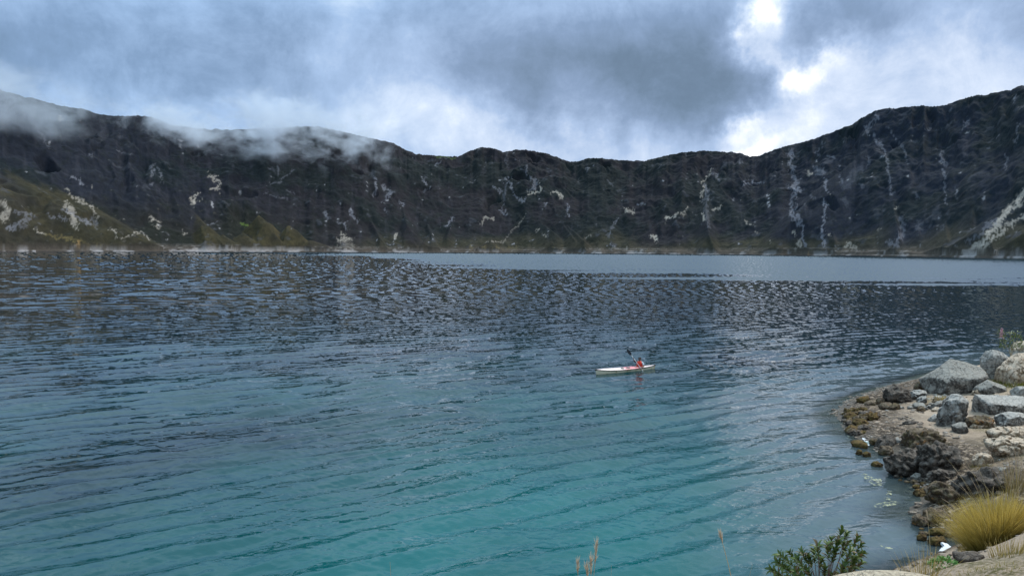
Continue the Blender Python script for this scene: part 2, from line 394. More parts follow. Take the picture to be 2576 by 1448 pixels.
ROCK += [(c5(p), w * .34, s, c) for p, w, s, c in [
    ([(370, 380), (375, 470), (355, 540)], 7, .5, 'g'), ([(430, 450), (480, 500), (440, 540)], 17, .5, 'g'), ([(445, 610), (470, 660)], 14, .5, 'g'), ([(550, 560), (565, 600)], 11, .5, 'g'),
    ([(180, 630), (215, 670), (230, 700)], 11, .5, 'g'), ([(100, 710), (150, 750)], 11, .35, 'g'), ([(130, 830), (180, 860), (100, 900), (200, 880)], 24, .22, 't'), ([(525, 800), (530, 835)], 12, .75, 't'),
    ([(890, 740), (920, 745), (940, 690)], 11, .55, 'g'), ([(1150, 720), (1180, 690), (1225, 680)], 11, .6, 't'), ([(1245, 460), (1290, 500), (1310, 480)], 9, .5, 'g'), ([(1300, 640), (1340, 650)], 15, .55, 'g'),
    ([(1340, 390), (1380, 500), (1420, 540), (1470, 555)], 8, .55, 'g'), ([(1480, 310), (1490, 350)], 8, .5, 'g'), ([(1500, 380), (1560, 430), (1500, 460)], 19, .45, 'g'), ([(1510, 500), (1560, 490), (1585, 460)], 14, .95, 't'),
    ([(1680, 490), (1720, 510), (1720, 540)], 14, .8, 't'), ([(1630, 570), (1620, 600)], 11, .5, 'g'), ([(1780, 590), (1810, 670)], 8, .5, 'g'), ([(1930, 320), (1980, 305)], 13, .5, 'g'), ([(2220, 640), (2260, 630)], 12, .6, 't'),
    ([(2310, 590), (2360, 575)], 8, .5, 'g'), ([(2520, 700), (2576, 650)], 11, .65, 't'), ([(2400, 810), (2440, 860)], 12, .75, 't'), ([(2130, 720), (2150, 690)], 8, .4, 'g'), ([(1550, 790), (1580, 770)], 8, .6, 't'),
    ([(1620, 820)], 9, .6, 't'), ([(1410, 265)], 10, .45, 'g'), ([(720, 380), (740, 430)], 8, .55, 'g'), ([(730, 490), (770, 465)], 6, .4, 'g'), ([(560, 310)], 11, .35, 'g'), ([(820, 290), (850, 270)], 7, .5, 'g'),
    ([(665, 435)], 8, .4, 'g'), ([(820, 232), (960, 245)], 5, .55, 'v'), ([(2100, 410), (2110, 450)], 10, .25, 'g'), ([(1340, 420), (1320, 520), (1310, 620)], 6, .3, 'g'), ([(1180, 860), (1290, 850)], 5, .45, 't'), ([(1310, 860), (1480, 660)], 4, .35, 't'),
    ([(1070, 900), (1080, 935)], 14, .55, 'y'), ([(1170, 905), (1440, 920)], 16, .6, 'y'), ([(1690, 920), (1760, 915)], 14, .6, 'y'), ([(2230, 905), (2235, 940)], 10, .8, 't'), ([(2300, 925), (2420, 925)], 14, .6, 'y'), ([(2080, 800), (2150, 700)], 7, .25, 'g'), ([(1920, 830), (1960, 815)], 8, .4, 't'), ([(0, 650), (20, 660)], 10, .4, 'g'), ([(2080, 830), (2090, 780)], 8, .3, 'g'), ([(1330, 120), (1340, 300)], 12, .2, 'g')]]
ROCK += [(c6(p), w * .365, s, c) for p, w, s, c in [
    ([(980, 520), (965, 600), (990, 700), (1010, 790), (980, 850), (990, 950), (1020, 1020)], 22, .50, 'g'), ([(960, 780), (1030, 790)], 18, .45, 'g'), ([(1045, 1030), (1050, 1130), (1075, 1180)], 8, .6, 'g'),
    ([(1080, 1195), (1090, 1240)], 11, 1.0, 'o'), ([(1205, 860), (1205, 1000), (1190, 1060), (1185, 1130), (1215, 1240)], 10, .65, 'g'), ([(1190, 1060), (1200, 1110)], 18, .5, 'g'), ([(1215, 740), (1215, 790)], 20, .65, 'g'),
    ([(1240, 820)], 11, .7, 't'), ([(1140, 640), (1190, 660), (1160, 690)], 24, .42, 'g'), ([(1090, 680), (1110, 670)], 12, .6, 't'), ([(1030, 710)], 12, .4, 'g'), ([(1240, 560), (1270, 570)], 11, .5, 'g'), ([(1300, 630)], 9, .45, 'g'),
    ([(1320, 700), (1330, 730)], 15, .4, 'g'), ([(1550, 430), (1580, 480), (1620, 520)], 18, .5, 'g'), ([(1620, 540), (1640, 650), (1660, 760), (1660, 830)], 8, .45, 'g'), ([(1560, 270), (1520, 340), (1490, 410)], 12, .4, 'g'),
    ([(1510, 570), (1500, 620)], 14, .35, 'g'), ([(1440, 650), (1350, 750)], 60, .16, 'g'), ([(1450, 760)], 30, .25, 'g'), ([(1640, 370), (1700, 440), (1750, 520), (1775, 610)], 7, .35, 'g'), ([(1730, 980), (1740, 1080), (1690, 1180), (1650, 1150)], 26, .42, 'g'),
    ([(1700, 910)], 11, .7, 't'), ([(1580, 1070)], 9, .5, 't'), ([(2010, 530), (2000, 590), (2040, 610)], 18, .38, 'g'), ([(2020, 640), (2030, 740), (2040, 880)], 7, .45, 'g'), ([(2070, 230), (2060, 250)], 15, .35, 'g'),
    ([(2170, 310), (2200, 320), (2150, 380)], 13, .35, 'g'), ([(1910, 380)], 10, .4, 'g'), ([(2540, 340), (2520, 470)], 9, .35, 'g'), ([(2460, 560), (2450, 640)], 9, .4, 'g'), ([(2340, 500)], 16, .3, 'g'),
    ([(2640, 730), (2560, 850), (2450, 950), (2350, 1080), (2250, 1190), (2170, 1250)], 34, .85, 't'), ([(2640, 900), (2576, 970), (2450, 1050), (2330, 1160), (2250, 1240)], 20, .7, 't'), ([(2380, 1000), (2200, 1150)], 22, .35, 'g'),
    ([(440, 640), (370, 730), (360, 800), (350, 860)], 10, .6, 't'), ([(380, 770), (400, 850)], 20, .42, 'g'), ([(380, 860), (400, 1040)], 22, .25, 'g'), ([(500, 895), (440, 935)], 8, .65, 't'), ([(375, 960), (380, 985)], 13, .8, 't'),
    ([(260, 905), (240, 950), (180, 960), (120, 990)], 10, .6, 't'), ([(20, 1100), (45, 1150)], 11, .75, 't'), ([(640, 740), (720, 745), (790, 745)], 9, .5, 'g'), ([(720, 740)], 15, .5, 'g'), ([(660, 1010), (700, 1025)], 7, .55, 't'), ([(740, 1085)], 8, .6, 't'),
    ([(1000, 1100)], 12, .7, 't'), ([(1030, 1150), (1010, 1190)], 20, .6, 't'), ([(1240, 1100)], 14, .7, 't'), ([(1350, 1165), (1400, 1170), (1410, 1230)], 18, .55, 't'), ([(620, 570), (630, 610)], 12, .3, 'g'), ([(570, 860)], 8, .5, 'g'),
    ([(820, 1140)], 8, .6, 't'), ([(240, 550)], 9, .4, 'g'), ([(440, 650), (460, 720)], 10, .35, 'g'), ([(1870, 1180)], 10, .4, 'g'), ([(2100, 770), (2110, 860)], 6, .2, 'g'), ([(1840, 820), (1850, 850)], 8, .3, 'g'), ([(1180, 470), (1160, 540)], 12, .3, 'g'), ([(1120, 850)], 20, .25, 'g'), ([(1860, 1010), (1850, 1080)], 22, .2, 'g'), ([(2010, 1050)], 25, .2, 'g'), ([(1330, 850), (1350, 900)], 24, .14, 'g')]]

def seg_dist(X, Y, pts):
    if len(pts) == 1: return np.hypot(X - pts[0][0], Y - pts[0][1])
    best = np.full(X.shape, 1e9)
    for (ax, ay), (bx, by) in zip(pts[:-1], pts[1:]):
        ex, ey = bx - ax, by - ay
        t = np.clip(((X - ax) * ex + (Y - ay) * ey) / (ex * ex + ey * ey + 1e-9), 0, 1)
        best = np.minimum(best, np.hypot(X - ax - t * ex, Y - ay - t * ey))
    return best

def crater_material():
    m, t, b = new_mat('crater_slopes')
    c = t.attr('tint').outputs['Color']
    P = t.coord()
    n = t.noise(P, .09, 6, .75); n2 = t.noise(P, .02, 5, .7)
    f = t.m('ADD', t.m('MULTIPLY', t.step(n, .3, .7), .45), .78)
    f = t.m('MULTIPLY', f, t.m('ADD', t.m('MULTIPLY', n2, .5), .75))
    c = t.mix(1.0, c, t.comb(f, f, f), 'MULTIPLY')
    t.l.new(c, b.inputs['Base Color']); b.inputs['Roughness'].default_value = .95; b.inputs['Specular IOR Level'].default_value = .1
    t.l.new(t.bump(t.noise(P, .05, 7, .68), .8, 3.5), b.inputs['Normal'])
    return m

def build_crater():
    naz, nv = 1900, 400
    azd = np.linspace(-56, 56, naz); v = np.linspace(-.02, 1.45, nv)
    A, Vv = np.meshgrid(azd, v)
    R0 = R0f(A) + 28 * fbm(A * .22, 0 * A, 3, 3) + 9 * pn(A * 1.3, 0 * A, 1)
    R = R0 + Vv * WW
    T = np.tan(np.radians(np.interp(azd, _ta, _te)))
    H = T * (R0f(azd) + WW) + 8
    prof = np.interp(Vv, [-.02, 0, .015, .08, .2, .5, .8, .95, 1.0, 1.1, 1.45], [-.012, 0, .02, .055, .14, .46, .80, .965, 1.0, .97, .72])
    h = H[None] * prof
    X, Y = R * np.sin(np.radians(A)), R * np.cos(np.radians(A))
    # ribs and gullies running down the wall
    arc = np.radians(A) * 1900
    dr = arc + 60 * fbm(arc / 300, Vv * 1.5, 5, 3)
    env = np.clip(Vv, 0, 1) ** .9 * sst(Vv, 1.12, .93) * sst(Vv, -.01, .1)
    irr = .5 + .5 * np.clip(1.6 * fbm(arc / 400, Vv * 1.5, 8, 2), -1, 1)
    h = h + env * (34 * (ridged(dr / 260 + .5 * Vv * irr, Vv * .8, 2, 1) - .2) + 30 * irr * ridged((dr + 70 * fbm(arc / 120, Vv * 3, 2, 2)) / 95, Vv * 2.2, 7, 2) + 11 * ridged((dr + 40 * fbm(arc / 60, Vv * 5, 6, 2)) / 45, Vv * 6, 9, 3))
    h = h + sst(Vv, 0, .06) * (7 * fbm(X / 60, Y / 60, h / 60, 3) + 1.3 * fbm(X / 12, Y / 12, h / 12, 3))
    olivem = np.zeros_like(h)
    def spur(pts, slope, ol=0.0):
        nonlocal h, olivem
        W3 = []
        for px, py, off in pts:
            a_, e_ = az_el(px, py); r_ = float(R0f(a_)) + off
            W3.append((r_ * math.sin(math.radians(a_)), r_ * math.cos(math.radians(a_)), 8 + r_ * math.tan(math.radians(e_))))
        best = np.full(h.shape, -1e9)
        if len(W3) == 1: W3 = W3 * 2
        for p, q in zip(W3[:-1], W3[1:]):
            ex, ey = q[0] - p[0], q[1] - p[1]
            t = np.clip(((X - p[0]) * ex + (Y - p[1]) * ey) / (ex * ex + ey * ey + 1e-9), 0, 1)
            d = np.hypot(X - p[0] - t * ex, Y - p[1] - t * ey)
            best = np.maximum(best, p[2] + t * (q[2] - p[2]) - slope * d)
        best = best + 2.5 * fbm(X / 40, Y / 40, 2, 4) * sst(best, 0, 40)
        k = 1.6
        if ol: olivem = np.maximum(olivem, ol * sst(best - h, -6, 6))
        hh = np.logaddexp(h / k, best / k) * k
        h = np.where(best > -60, hh, h)
    spur([(-500, 250, 420), (-150, 345, 330), (0, 408, 270), (171, 483, 190), (300, 560, 110), (410, 622, 5)], .62, .8)
    spur([(330, 400, 420), (450, 497, 260), (533, 580, 60), (560, 612, 0)], .75, 1.0)
    spur([(560, 500, 380), (640, 560, 200)], .6, .8)
    spur([(658, 533, 85), (668, 565, 45), (672, 592, 10)], 1.1, 1.4); spur([(731, 560, 60), (738, 590, 12)], 1.1, 1.4); spur([(515, 560, 70), (528, 595, 15)], 1.0, 1.1); spur([(612, 584, 45)], .75, 1.0); spur([(560, 590, 40)], .7, .9); spur([(790, 596, 30)], .7, .8)
    spur([(913, 413, 470), (968, 458, 380), (1009, 506, 250), (1026, 574, 90), (1030, 612, 10)], .9)
    spur([(1215, 375, 540), (1190, 470, 400), (1105, 560, 190), (1060, 615, 20)], .8)
    spur([(1330, 535, 200), (1260, 590, 90), (1215, 612, 10)], .8); spur([(1330, 535, 200), (1400, 590, 60)], .8)
    spur([(1400, 400, 520), (1378, 480, 380), (1420, 560, 160), (1470, 605, 20)], .95)
    spur([(1860, 388, 560), (1795, 422, 430), (1765, 470, 350), (1640, 575, 120)], .8); spur([(1795, 422, 430), (1775, 520, 200), (1785, 600, 30)], 1.0)
    spur([(2215, 280, 560), (2197, 342, 400), (2110, 480, 240), (2060, 600, 60)], .95); spur([(2197, 342, 400), (2240, 470, 230), (2262, 600, 40)], 1.05)
    spur([(2430, 250, 540), (2470, 400, 330), (2440, 560, 90)], .95)
    for pts_ in ([(2234, 318), (2285, 408), (2300, 470), (2312, 590)], [(2060, 345), (2075, 420), (2080, 520), (2100, 600)], [(1925, 389), (1905, 466), (1930, 560), (1955, 605)],
                 [(2475, 245), (2486, 371), (2511, 520), (2500, 600)], [(1221, 372), (1194, 451), (1146, 533), (1125, 595)], [(1317, 381), (1351, 444), (1378, 506), (1399, 540), (1450, 608)],
                 [(1481, 399), (1440, 458), (1426, 519), (1430, 600)], [(1535, 403), (1494, 519), (1467, 603)], [(1604, 409), (1570, 519), (1510, 600)], [(1700, 390), (1690, 470), (1640, 540)],
                 [(400, 305), (376, 411), (445, 455), (506, 500)], [(560, 330), (600, 420), (590, 520)], [(697, 340), (697, 407), (667, 466), (640, 520)], [(820, 335), (850, 394), (905, 500), (960, 606)],
                 [(240, 288), (230, 380), (300, 450), (420, 520)], [(110, 258), (90, 330), (130, 410), (240, 490)], [(1080, 392), (1095, 470), (1075, 560), (1090, 605)], [(1990, 366), (1985, 440), (2010, 540), (2020, 605)], [(2360, 268), (2380, 380), (2370, 500), (2385, 605)]):
        y0_, y1_ = pts_[0][1] + 4, 612
        spur([(x_, max(y_, y0_), 545 * max(0.0, (y1_ - y_) / (y1_ - y0_)) ** .85 + 8) for x_, y_ in pts_], 1.05)
    spur([(2800, 470, 90), (2620, 560, 60), (2520, 630, 8)], .7, .5)
    spur([(2700, 370, 330), (2576, 490, 170), (2440, 640, 0)], .8)
    cap = 2 + .95 * np.maximum(Vv, 0) * WW * (1 + .5 * fbm(arc / 90, Vv * 6, 1, 3)) + 3 * sst(Vv, 0, .03)
    h = np.where(h > cap, cap + .25 * (h - cap) * sst(Vv, 0, .12), h)
    h = np.where(Vv < .02, np.minimum(h, 3 + 60 * np.maximum(Vv, -.02)), h)
    h = np.where(Vv < 0, -3, h)
    # the skyline of every column follows the real rim
    mT = ((h - 8) / R)[:, :].max(0)
    tgt = T + (.0013 * fbm(azd * 2.2, 0 * azd, 0, 4) + .0006 * fbm(azd * 11, 0 * azd, 0, 4, .65))
    low = sst(np.clip(h / H[None], 0, 1), .1, .9)
    h = np.where(h > 8, 8 + (h - 8) * (1 + (tgt / mT - 1)[None] * low), h)
    P = np.stack([X, Y, h], -1)
    px, py = project(P)
    # ---- colour: each patch belongs to its place on the slope
    n_lo, n_mid, n_hi = fbm(X / 220, Y / 220, h / 160, 4), fbm(X / 60, Y / 60, h / 60, 4), fbm(X / 14, Y / 14, h / 14, 3)
    mauve, green, olive, blue = np.array([.021, .0195, .023]), np.array([.009, .017, .016]), np.array([.044, .040, .019]), np.array([.014, .021, .034])
    col = mauve[None, None] * np.ones(h.shape + (1,))
    def lay(c, k):
        nonlocal col
        col = col + (np.asarray(c) - col) * np.clip(k, 0, 1)[..., None]
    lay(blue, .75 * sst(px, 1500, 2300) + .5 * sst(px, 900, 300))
    lay(green, .6 * sst(n_lo + .35 * n_mid + .25 * np.exp(-((px - 1500) / 500) ** 2), -.15, .5))
    down = fbm(arc / 16, h / 70, 3, 3, .6)
    lay((.060, .058, .070), .22 * sst(down, .2, .7)); lay((.012, .015, .019), .22 * sst(-down, .15, .6))
    lowz = 170 - h + 90 * n_lo
    lay(olive * .45, .5 * sst(lowz, 0, 110) * sst(px, 1050, 500))
    lay(np.array([.066, .054, .027]), .85 * olivem * (.6 + .5 * n_mid))
    lay((.060, .052, .030), .6 * sst(60 - h + 30 * n_lo, 0, 40) * sst(px, 800, 1000))
    lay((.014, .018, .014), .35 * sst(n_hi + .5 * n_mid, .10, .45))
    lay((.12, .12, .15), .25 * sst(n_hi * .6 + n_mid + .12 * sst(px, 1700, 2000), .55, .95))
    lay((.30, .29, .30), .8 * sst(n_hi + .8 * down, .98, 1.25) * sst(n_mid, -.1, .2))
    lay((.13, .115, .10), .45 * sst(n_hi + .3 * n_mid, .5, .9) * sst(px, 800, 500) * sst(h, 170, 60))
    wx, wy = 9 * fbm(px / 22, py / 22, 0, 5, .7), 9 * fbm(px / 22, py / 22, 9, 5, .7)
    tint = {'g': (.27, .27, .305), 't': (.44, .39, .33), 'o': (.62, .36, .14), 'v': (.12, .17, .04), 'y': (.20, .155, .065)}
    grain = fbm(px / 4.5, py / 9, 4, 3, .75)
    for pts, w, s, c in ROCK:
        xs, ys = [p[0] for p in pts], [p[1] for p in pts]; mg = w * 3 + 12
        ci = np.where((px.min(0) < max(xs) + mg) & (px.max(0) > min(xs) - mg))[0]
        if not len(ci): continue
        q = (slice(None), slice(ci[0], ci[-1] + 1))
        d = seg_dist(px[q] + wx[q] * min(1.0, w / 5 + .2), py[q] + wy[q] * min(1.0, w / 5 + .2), pts)
        soft = (w < 12)
        w = w * .80; s = s * .9
        k = sst(d + grain[q] * (2.2 + .7 * min(w, 7)), w * .95 + 1.0, w * .25)
        cc = np.asarray(tint[c])
        col[q] += (cc - col[q]) * (np.clip(k * s * 1.3, 0, 1) * (.75 + .35 * np.clip(grain[q], -1, 1)))[..., None]
    # banded old shorelines just above the water
    band = sst(h, 22, 8)
    line = pn(X / 400, Y / 400, h * 1.05) + .35 * n_hi
    lay((.085, .070, .058), .8 * band)
    lay((.30, .27, .25), band * .75 * sst(line + .4 * n_mid, .20, .5))
    lay((.34, .32, .32), .8 * sst(h, 5, 3.2) * sst(n_mid + .4 * n_hi, -.1, .4))
    lay((.03, .03, .035), sst(h, 1.6, .6))
    o = mesh_np('crater_wall', P, grid_faces(*h.shape), crater_material(), attrs={'tint': ('FLOAT_COLOR', np.concatenate([col, np.ones(h.shape + (1,))], -1))})
    return tag(o, 'dark ribbed crater wall ringing the far side of the lake', 'mountain', kind='structure')
build_crater()

# ------------------------------------------------------------------ lake
def build_lake():
    nr, nc = 1050, 1500
    inv = np.linspace(1 / 11.5, 1 / 2700.0, nr); r = 1 / inv
    az = np.radians(np.linspace(-44, 44, nc))
    A, R = np.meshgrid(az, r)
    X, Y = R * np.sin(A), R * np.cos(A)
    dR = (R * R * (inv[0] - inv[-1]) / nr); dA = R * (az[1] - az[0])
    cr, sr = np.sin(A), np.cos(A)
    h = np.zeros_like(X); gx = np.zeros_like(X); gy = np.zeros_like(X); lost = np.zeros_like(X)
    g = np.random.default_rng(5)
    comps = []
    def band(n, l0, l1, sigma, mean, spread):
        for i in range(n):
            lam = math.exp(g.uniform(math.log(l0), math.log(l1))); th = math.radians(mean + g.normal() * spread)
            comps.append((lam, th, sigma * math.sqrt(2.0 / n), g.uniform(0, 2 * math.pi)))
    band(9, 1.25, 2.0, .120, 122, 7)
    band(8, 2.0, 3.4, .045, 117, 10)
    band(16, .6, 1.25, .070, 119, 18)
    band(18, .22, .60, .050, 112, 45)
    band(10, 2.6, 6, .016, 128, 16)
    band(10, 6, 45, .008, 112, 20)
    band(7, 1.4, 3.4, .022, 40, 16)
    # wind patches: water slopes weaken towards the sheltered bay at the lower left and in slow patches
    patch = .5 + .5 * np.clip(fbm(X / 22, Y / 34, 1, 3) * 1.2, -1, 1)
    near = sst(R, 32, 80)
    amp = (1.06 - .34 * sst(R, 38, 90)) * (.80 + .40 * patch) * (1 - .25 * sst(-X, 2, 14) * sst(R, 40, 22))
    sd = shore_dist(X, Y)
    off = -sd
    ampx = amp * (.45 + .55 * sst(off, .2, 4.5)) * (1 - .38 * sst(X / np.maximum(Y, 1), .36, .58) * sst(Y, 55, 85))
    wqx, wqy = 1.2 * fbm(X / 9, Y / 9, 3, 2), 1.2 * fbm(X / 9, Y / 9, 8, 2)
    for lam, th, s, ph in comps:
        k = 2 * math.pi / lam; kx, ky = k * math.cos(th), k * math.sin(th)
        p = kx * (X + wqx * .5) + ky * (Y + wqy * .5) + ph
        stepph = np.abs(kx * cr + ky * sr) * dR + np.abs(kx * sr - ky * cr) * dA
        at = sst(stepph, 2.2, .9)
        a_ = s / k
        ac = (-.88 + .40 * sst(R, 70, 130)) if lam > 1.2 else (-.6 if lam > .5 else -.2)
        c = np.cos(p + ac * np.sin(p)) + ac / 2
        h += a_ * at * np.sin(p) * ampx
        f = s * ampx
        gx += f * c * math.cos(th); gy += f * c * math.sin(th)
    lim = 1 / np.sqrt(1 + (gx * gx + gy * gy) / .26 ** 2)
    gx *= lim; gy *= lim
    # kayak wake: short ripples spreading from the stern
    kx0, ky0 = 8.9, 51.2
    dK = np.hypot(X - kx0 - 2.5, Y - ky0 - 1.2)
    wk = np.exp(-((X - kx0 - 4) / 5.5) ** 2 - ((Y - ky0 - 1.5) / 3.0) ** 2)
    gr = .20 * wk * np.sin(dK * 9.0 + 2 * pn(X, Y, 0))
    gx += gr * (X - kx0 - 2.5) / (dK + .3); gy += gr * (Y - ky0 - 1.2) / (dK + .3)
    # ruffled band along the far side
    q = X / np.maximum(Y, 1)
    dB = np.exp(np.interp(q, [-.7, -.33, -.21, -.10, .02, .16, .40, .675, .9], np.log([1500, 1350, 900, 430, 310, 250, 215, 190, 170])))
    st = fbm(X / 130, np.log(np.maximum(Y, 10)) * 9, 6, 5, .65)
    ruf = sst(np.log(Y / dB) + .30 * st, -.06, .12)
    ruf = ruf * (1 - .55 * sst(fbm(X / 130, np.log(np.maximum(Y, 10)) * 16, 2, 3), .25, .5) * sst(np.log(Y / dB), .5, .1))
    calm = 1 - .25 * sst(fbm(X / 60, Y / 160, 12, 3), .1, .5) * sst(R, 60, 120)
    gx *= (1 - .55 * ruf) * calm; gy *= (1 - .55 * ruf) * calm
    # steep backs of waves are hidden behind their fronts at a low angle: what shows leans to the viewer's shore
    gyb = gy
    lean = .20 * ruf + .010 * sst(R, 60, 200) * (1 - ruf)
    N = np.stack([-gx, -(gyb - 0) - 0, np.ones_like(gx)], -1)
    N[..., 1] -= lean
    N /= np.linalg.norm(N, axis=-1, keepdims=True)
    fade = sst(R, 1200, 300)
    h = h * (1 - .9 * ruf)
    rough = .02 + .02 * sst(R, 40, 200) + .12 * ruf
    turq = .85 * np.exp(-(((X - 3.5) / 11) ** 2 + ((Y - 22) / 17) ** 2)) * .9 + .20 * sst(R, 110, 26) + .30 * fbm(X / 9, Y / 13, 3, 3) * sst(R, 90, 30)
    shal = sst(off + 1.2 * fbm(X / 3, Y / 3, 5, 3), 8.5, 1.2) * sst(X, 3, 10)
    P = np.stack([X, Y, h], -1)
    m, t, b = new_mat('lake_water')
    T = t.attr('turq').outputs['Fac']; Sh = t.attr('shallow').outputs['Fac']
    body = t.mix(T, (.0004, .012, .018), (.0003, .098, .102))
    body = t.mix(Sh, body, (.070, .100, .110))
    t.l.new(body, b.inputs['Base Color'])
    b.inputs['IOR'].default_value = 1.36; b.inputs['Specular IOR Level'].default_value = .5
    t.l.new(t.attr('rough').outputs['Fac'], b.inputs['Roughness'])
    nv = t.attr('wave_normal').outputs['Vector']
    W = t.coord()
    rip = t.noise(t.v('MULTIPLY', W, (1.0, 1.6, 1.0)), 2.6, 3, .55, .6)
    bn = t.bump(rip, .35, .03, nv)
    t.l.new(bn, b.inputs['Normal'])
    tr = t.n.new('ShaderNodeBsdfTransparent'); tr.inputs[0].default_value = (.72, .82, .80, 1)
    mx = t.n.new('ShaderNodeMixShader'); edge = t.attr('edge').outputs['Fac']
    t.l.new(edge, mx.inputs[0]); t.l.new(b.outputs[0], mx.inputs[1]); t.l.new(tr.outputs[0], mx.inputs[2])
    t.l.new(mx.outputs[0], t.n['Material Output'].inputs['Surface'])
    edge = sst(off, 1.9, .1) * .75
    o = mesh_np('lake_water', P, grid_faces(nr, nc)[:, ::-1], m, attrs={
        'turq': ('FLOAT', np.clip(turq, 0, 1)), 'shallow': ('FLOAT', shal), 'rough': ('FLOAT', rough), 'edge': ('FLOAT', edge),
        'wave_normal': ('FLOAT_VECTOR', N)})
    return tag(o, 'rippled teal lake water filling the crater', 'lake', kind='structure')
build_lake()
#--OBJECTS--
# ------------------------------------------------------------------ mist on the rim
def mist_material(name, dens, k, thr, sc):
    m = bpy.data.materials.new(name); m.use_nodes = True
    t = NT(m.node_tree); t.n.clear()
    P = t.coord('Object')                       # unit ellipsoid, scaled by the object
    r2 = t.v('DOT_PRODUCT', P, P)
    W = t.n.new('ShaderNodeNewGeometry').outputs['Position']
    n = t.noise(t.v('MULTIPLY', W, (1.0, 1.0, 1.5)), sc, 5, .62, .4)
    n2 = t.noise(W, sc * .35, 2, .5)
    f = t.m('ADD', t.m('MULTIPLY', t.m('SUBTRACT', .62, r2), .9), t.m('MULTIPLY', t.m('SUBTRACT', t.m('ADD', t.m('MULTIPLY', n, .6), t.m('MULTIPLY', n2, .4)), thr), k))
    f = t.m('MULTIPLY', t.step(f, 0.0, 1.3), t.step(r2, 1.0, .30))
    v = t.n.new('ShaderNodeVolumePrincipled'); v.inputs['Color'].default_value = (.88, .93, 1.0, 1); v.inputs['Anisotropy'].default_value = .2
    t.l.new(t.m('MULTIPLY', f, dens), v.inputs['Density'])
    o = t.n.new('ShaderNodeOutputMaterial'); t.l.new(v.outputs[0], o.inputs['Volume'])
    return m

def mist(px, py, off, hx, hz, hr, tilt, mat, label):
    a_, e_ = az_el(px, py); r_ = float(R0f(a_)) + off
    me = bpy.data.meshes.new('mist_bank'); bm = bmesh.new(); bmesh.ops.create_icosphere(bm, subdivisions=3, radius=1.0); bm.to_mesh(me); bm.free()
    o = bpy.data.objects.new('mist_bank', me); COL.objects.link(o); me.materials.append(mat)
    ar = math.radians(a_)
    o.location = (r_ * math.sin(ar), r_ * math.cos(ar), 8 + r_ * math.tan(math.radians(e_)))
    o.scale = (hx / 1909 * r_, hr, hz / 1909 * r_)
    o.rotation_euler = (0, math.radians(tilt), -ar)
    return tag(o, label, 'mist', kind='stuff')
MM = mist_material('mist', .0150, 8.5, .508, .014)
mist(470, 330, 430, 260, 75, 230, 9, MM, 'thin grey mist trailing over the rim left of the main bank')
mist(790, 345, 420, 300, 120, 260, 7, MM, 'pale mist bank spilling over the crater rim')
mist(-30, 250, 420, 260, 95, 280, 4, mist_material('thin_mist', .0085, 7.5, .50, .012), 'mist covering the high rim at the far left')

# ------------------------------------------------------------------ rocks
def rock_material(name, base, dark, pale, crust=.5, lichen=0.0, sc=1.0, moss=0.0):
    m, t, b = new_mat(name)
    P = t.coord(); oi = t.n.new('ShaderNodeObjectInfo').outputs['Random']
    P = t.v('ADD', P, t.comb(t.m('MULTIPLY', oi, 37.0), t.m('MULTIPLY', oi, 11.0), 0.0))
    n1 = t.noise(P, 2.2 * sc, 6, .68, .3); n2 = t.noise(P, 9 * sc, 6, .7); n3 = t.noise(P, 34 * sc, 4, .7)
    vr = t.voro(t.v('ADD', P, t.v('SCALE', t.noise(P, 4 * sc, 3, .5, color=True), .35)), 3.2 * sc, 'DISTANCE_TO_EDGE')
    c = t.mix(t.step(n2, .36, .62), dark, base)
    c = t.mix(t.m('MULTIPLY', t.step(n1, .44, .62), .85), c, pale)
    c = t.mix(t.m('MULTIPLY', t.step(n3, .60, .70), .35), c, tuple(x * .45 for x in dark))
    c = t.mix(t.m('MULTIPLY', t.step(vr, .035, .0), .7), c, tuple(x * .5 for x in dark))
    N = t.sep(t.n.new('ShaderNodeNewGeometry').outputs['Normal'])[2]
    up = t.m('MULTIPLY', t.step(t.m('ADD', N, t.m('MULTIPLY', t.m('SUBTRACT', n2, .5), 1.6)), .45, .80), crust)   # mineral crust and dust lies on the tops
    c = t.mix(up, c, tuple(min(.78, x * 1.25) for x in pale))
    if lichen: c = t.mix(t.m('MULTIPLY', t.step(t.noise(P, 3.1, 4, .7), .60, .66), lichen), c, (.50, .22, .06))
    if moss: c = t.mix(t.m('MULTIPLY', t.step(t.noise(P, 5.0, 5, .7), .48, .60), moss), c, (.16, .13, .03))
    t.l.new(c, b.inputs['Base Color']); b.inputs['Roughness'].default_value = .88; b.inputs['Specular IOR Level'].default_value = .25
    h = t.m('ADD', t.m('MULTIPLY', n2, .6), t.m('ADD', t.m('MULTIPLY', n3, .12), t.m('MULTIPLY', t.step(vr, .0, .06), .25)))
    t.l.new(t.bump(h, 1.0, .20 / sc), b.inputs['Normal'])
    return m
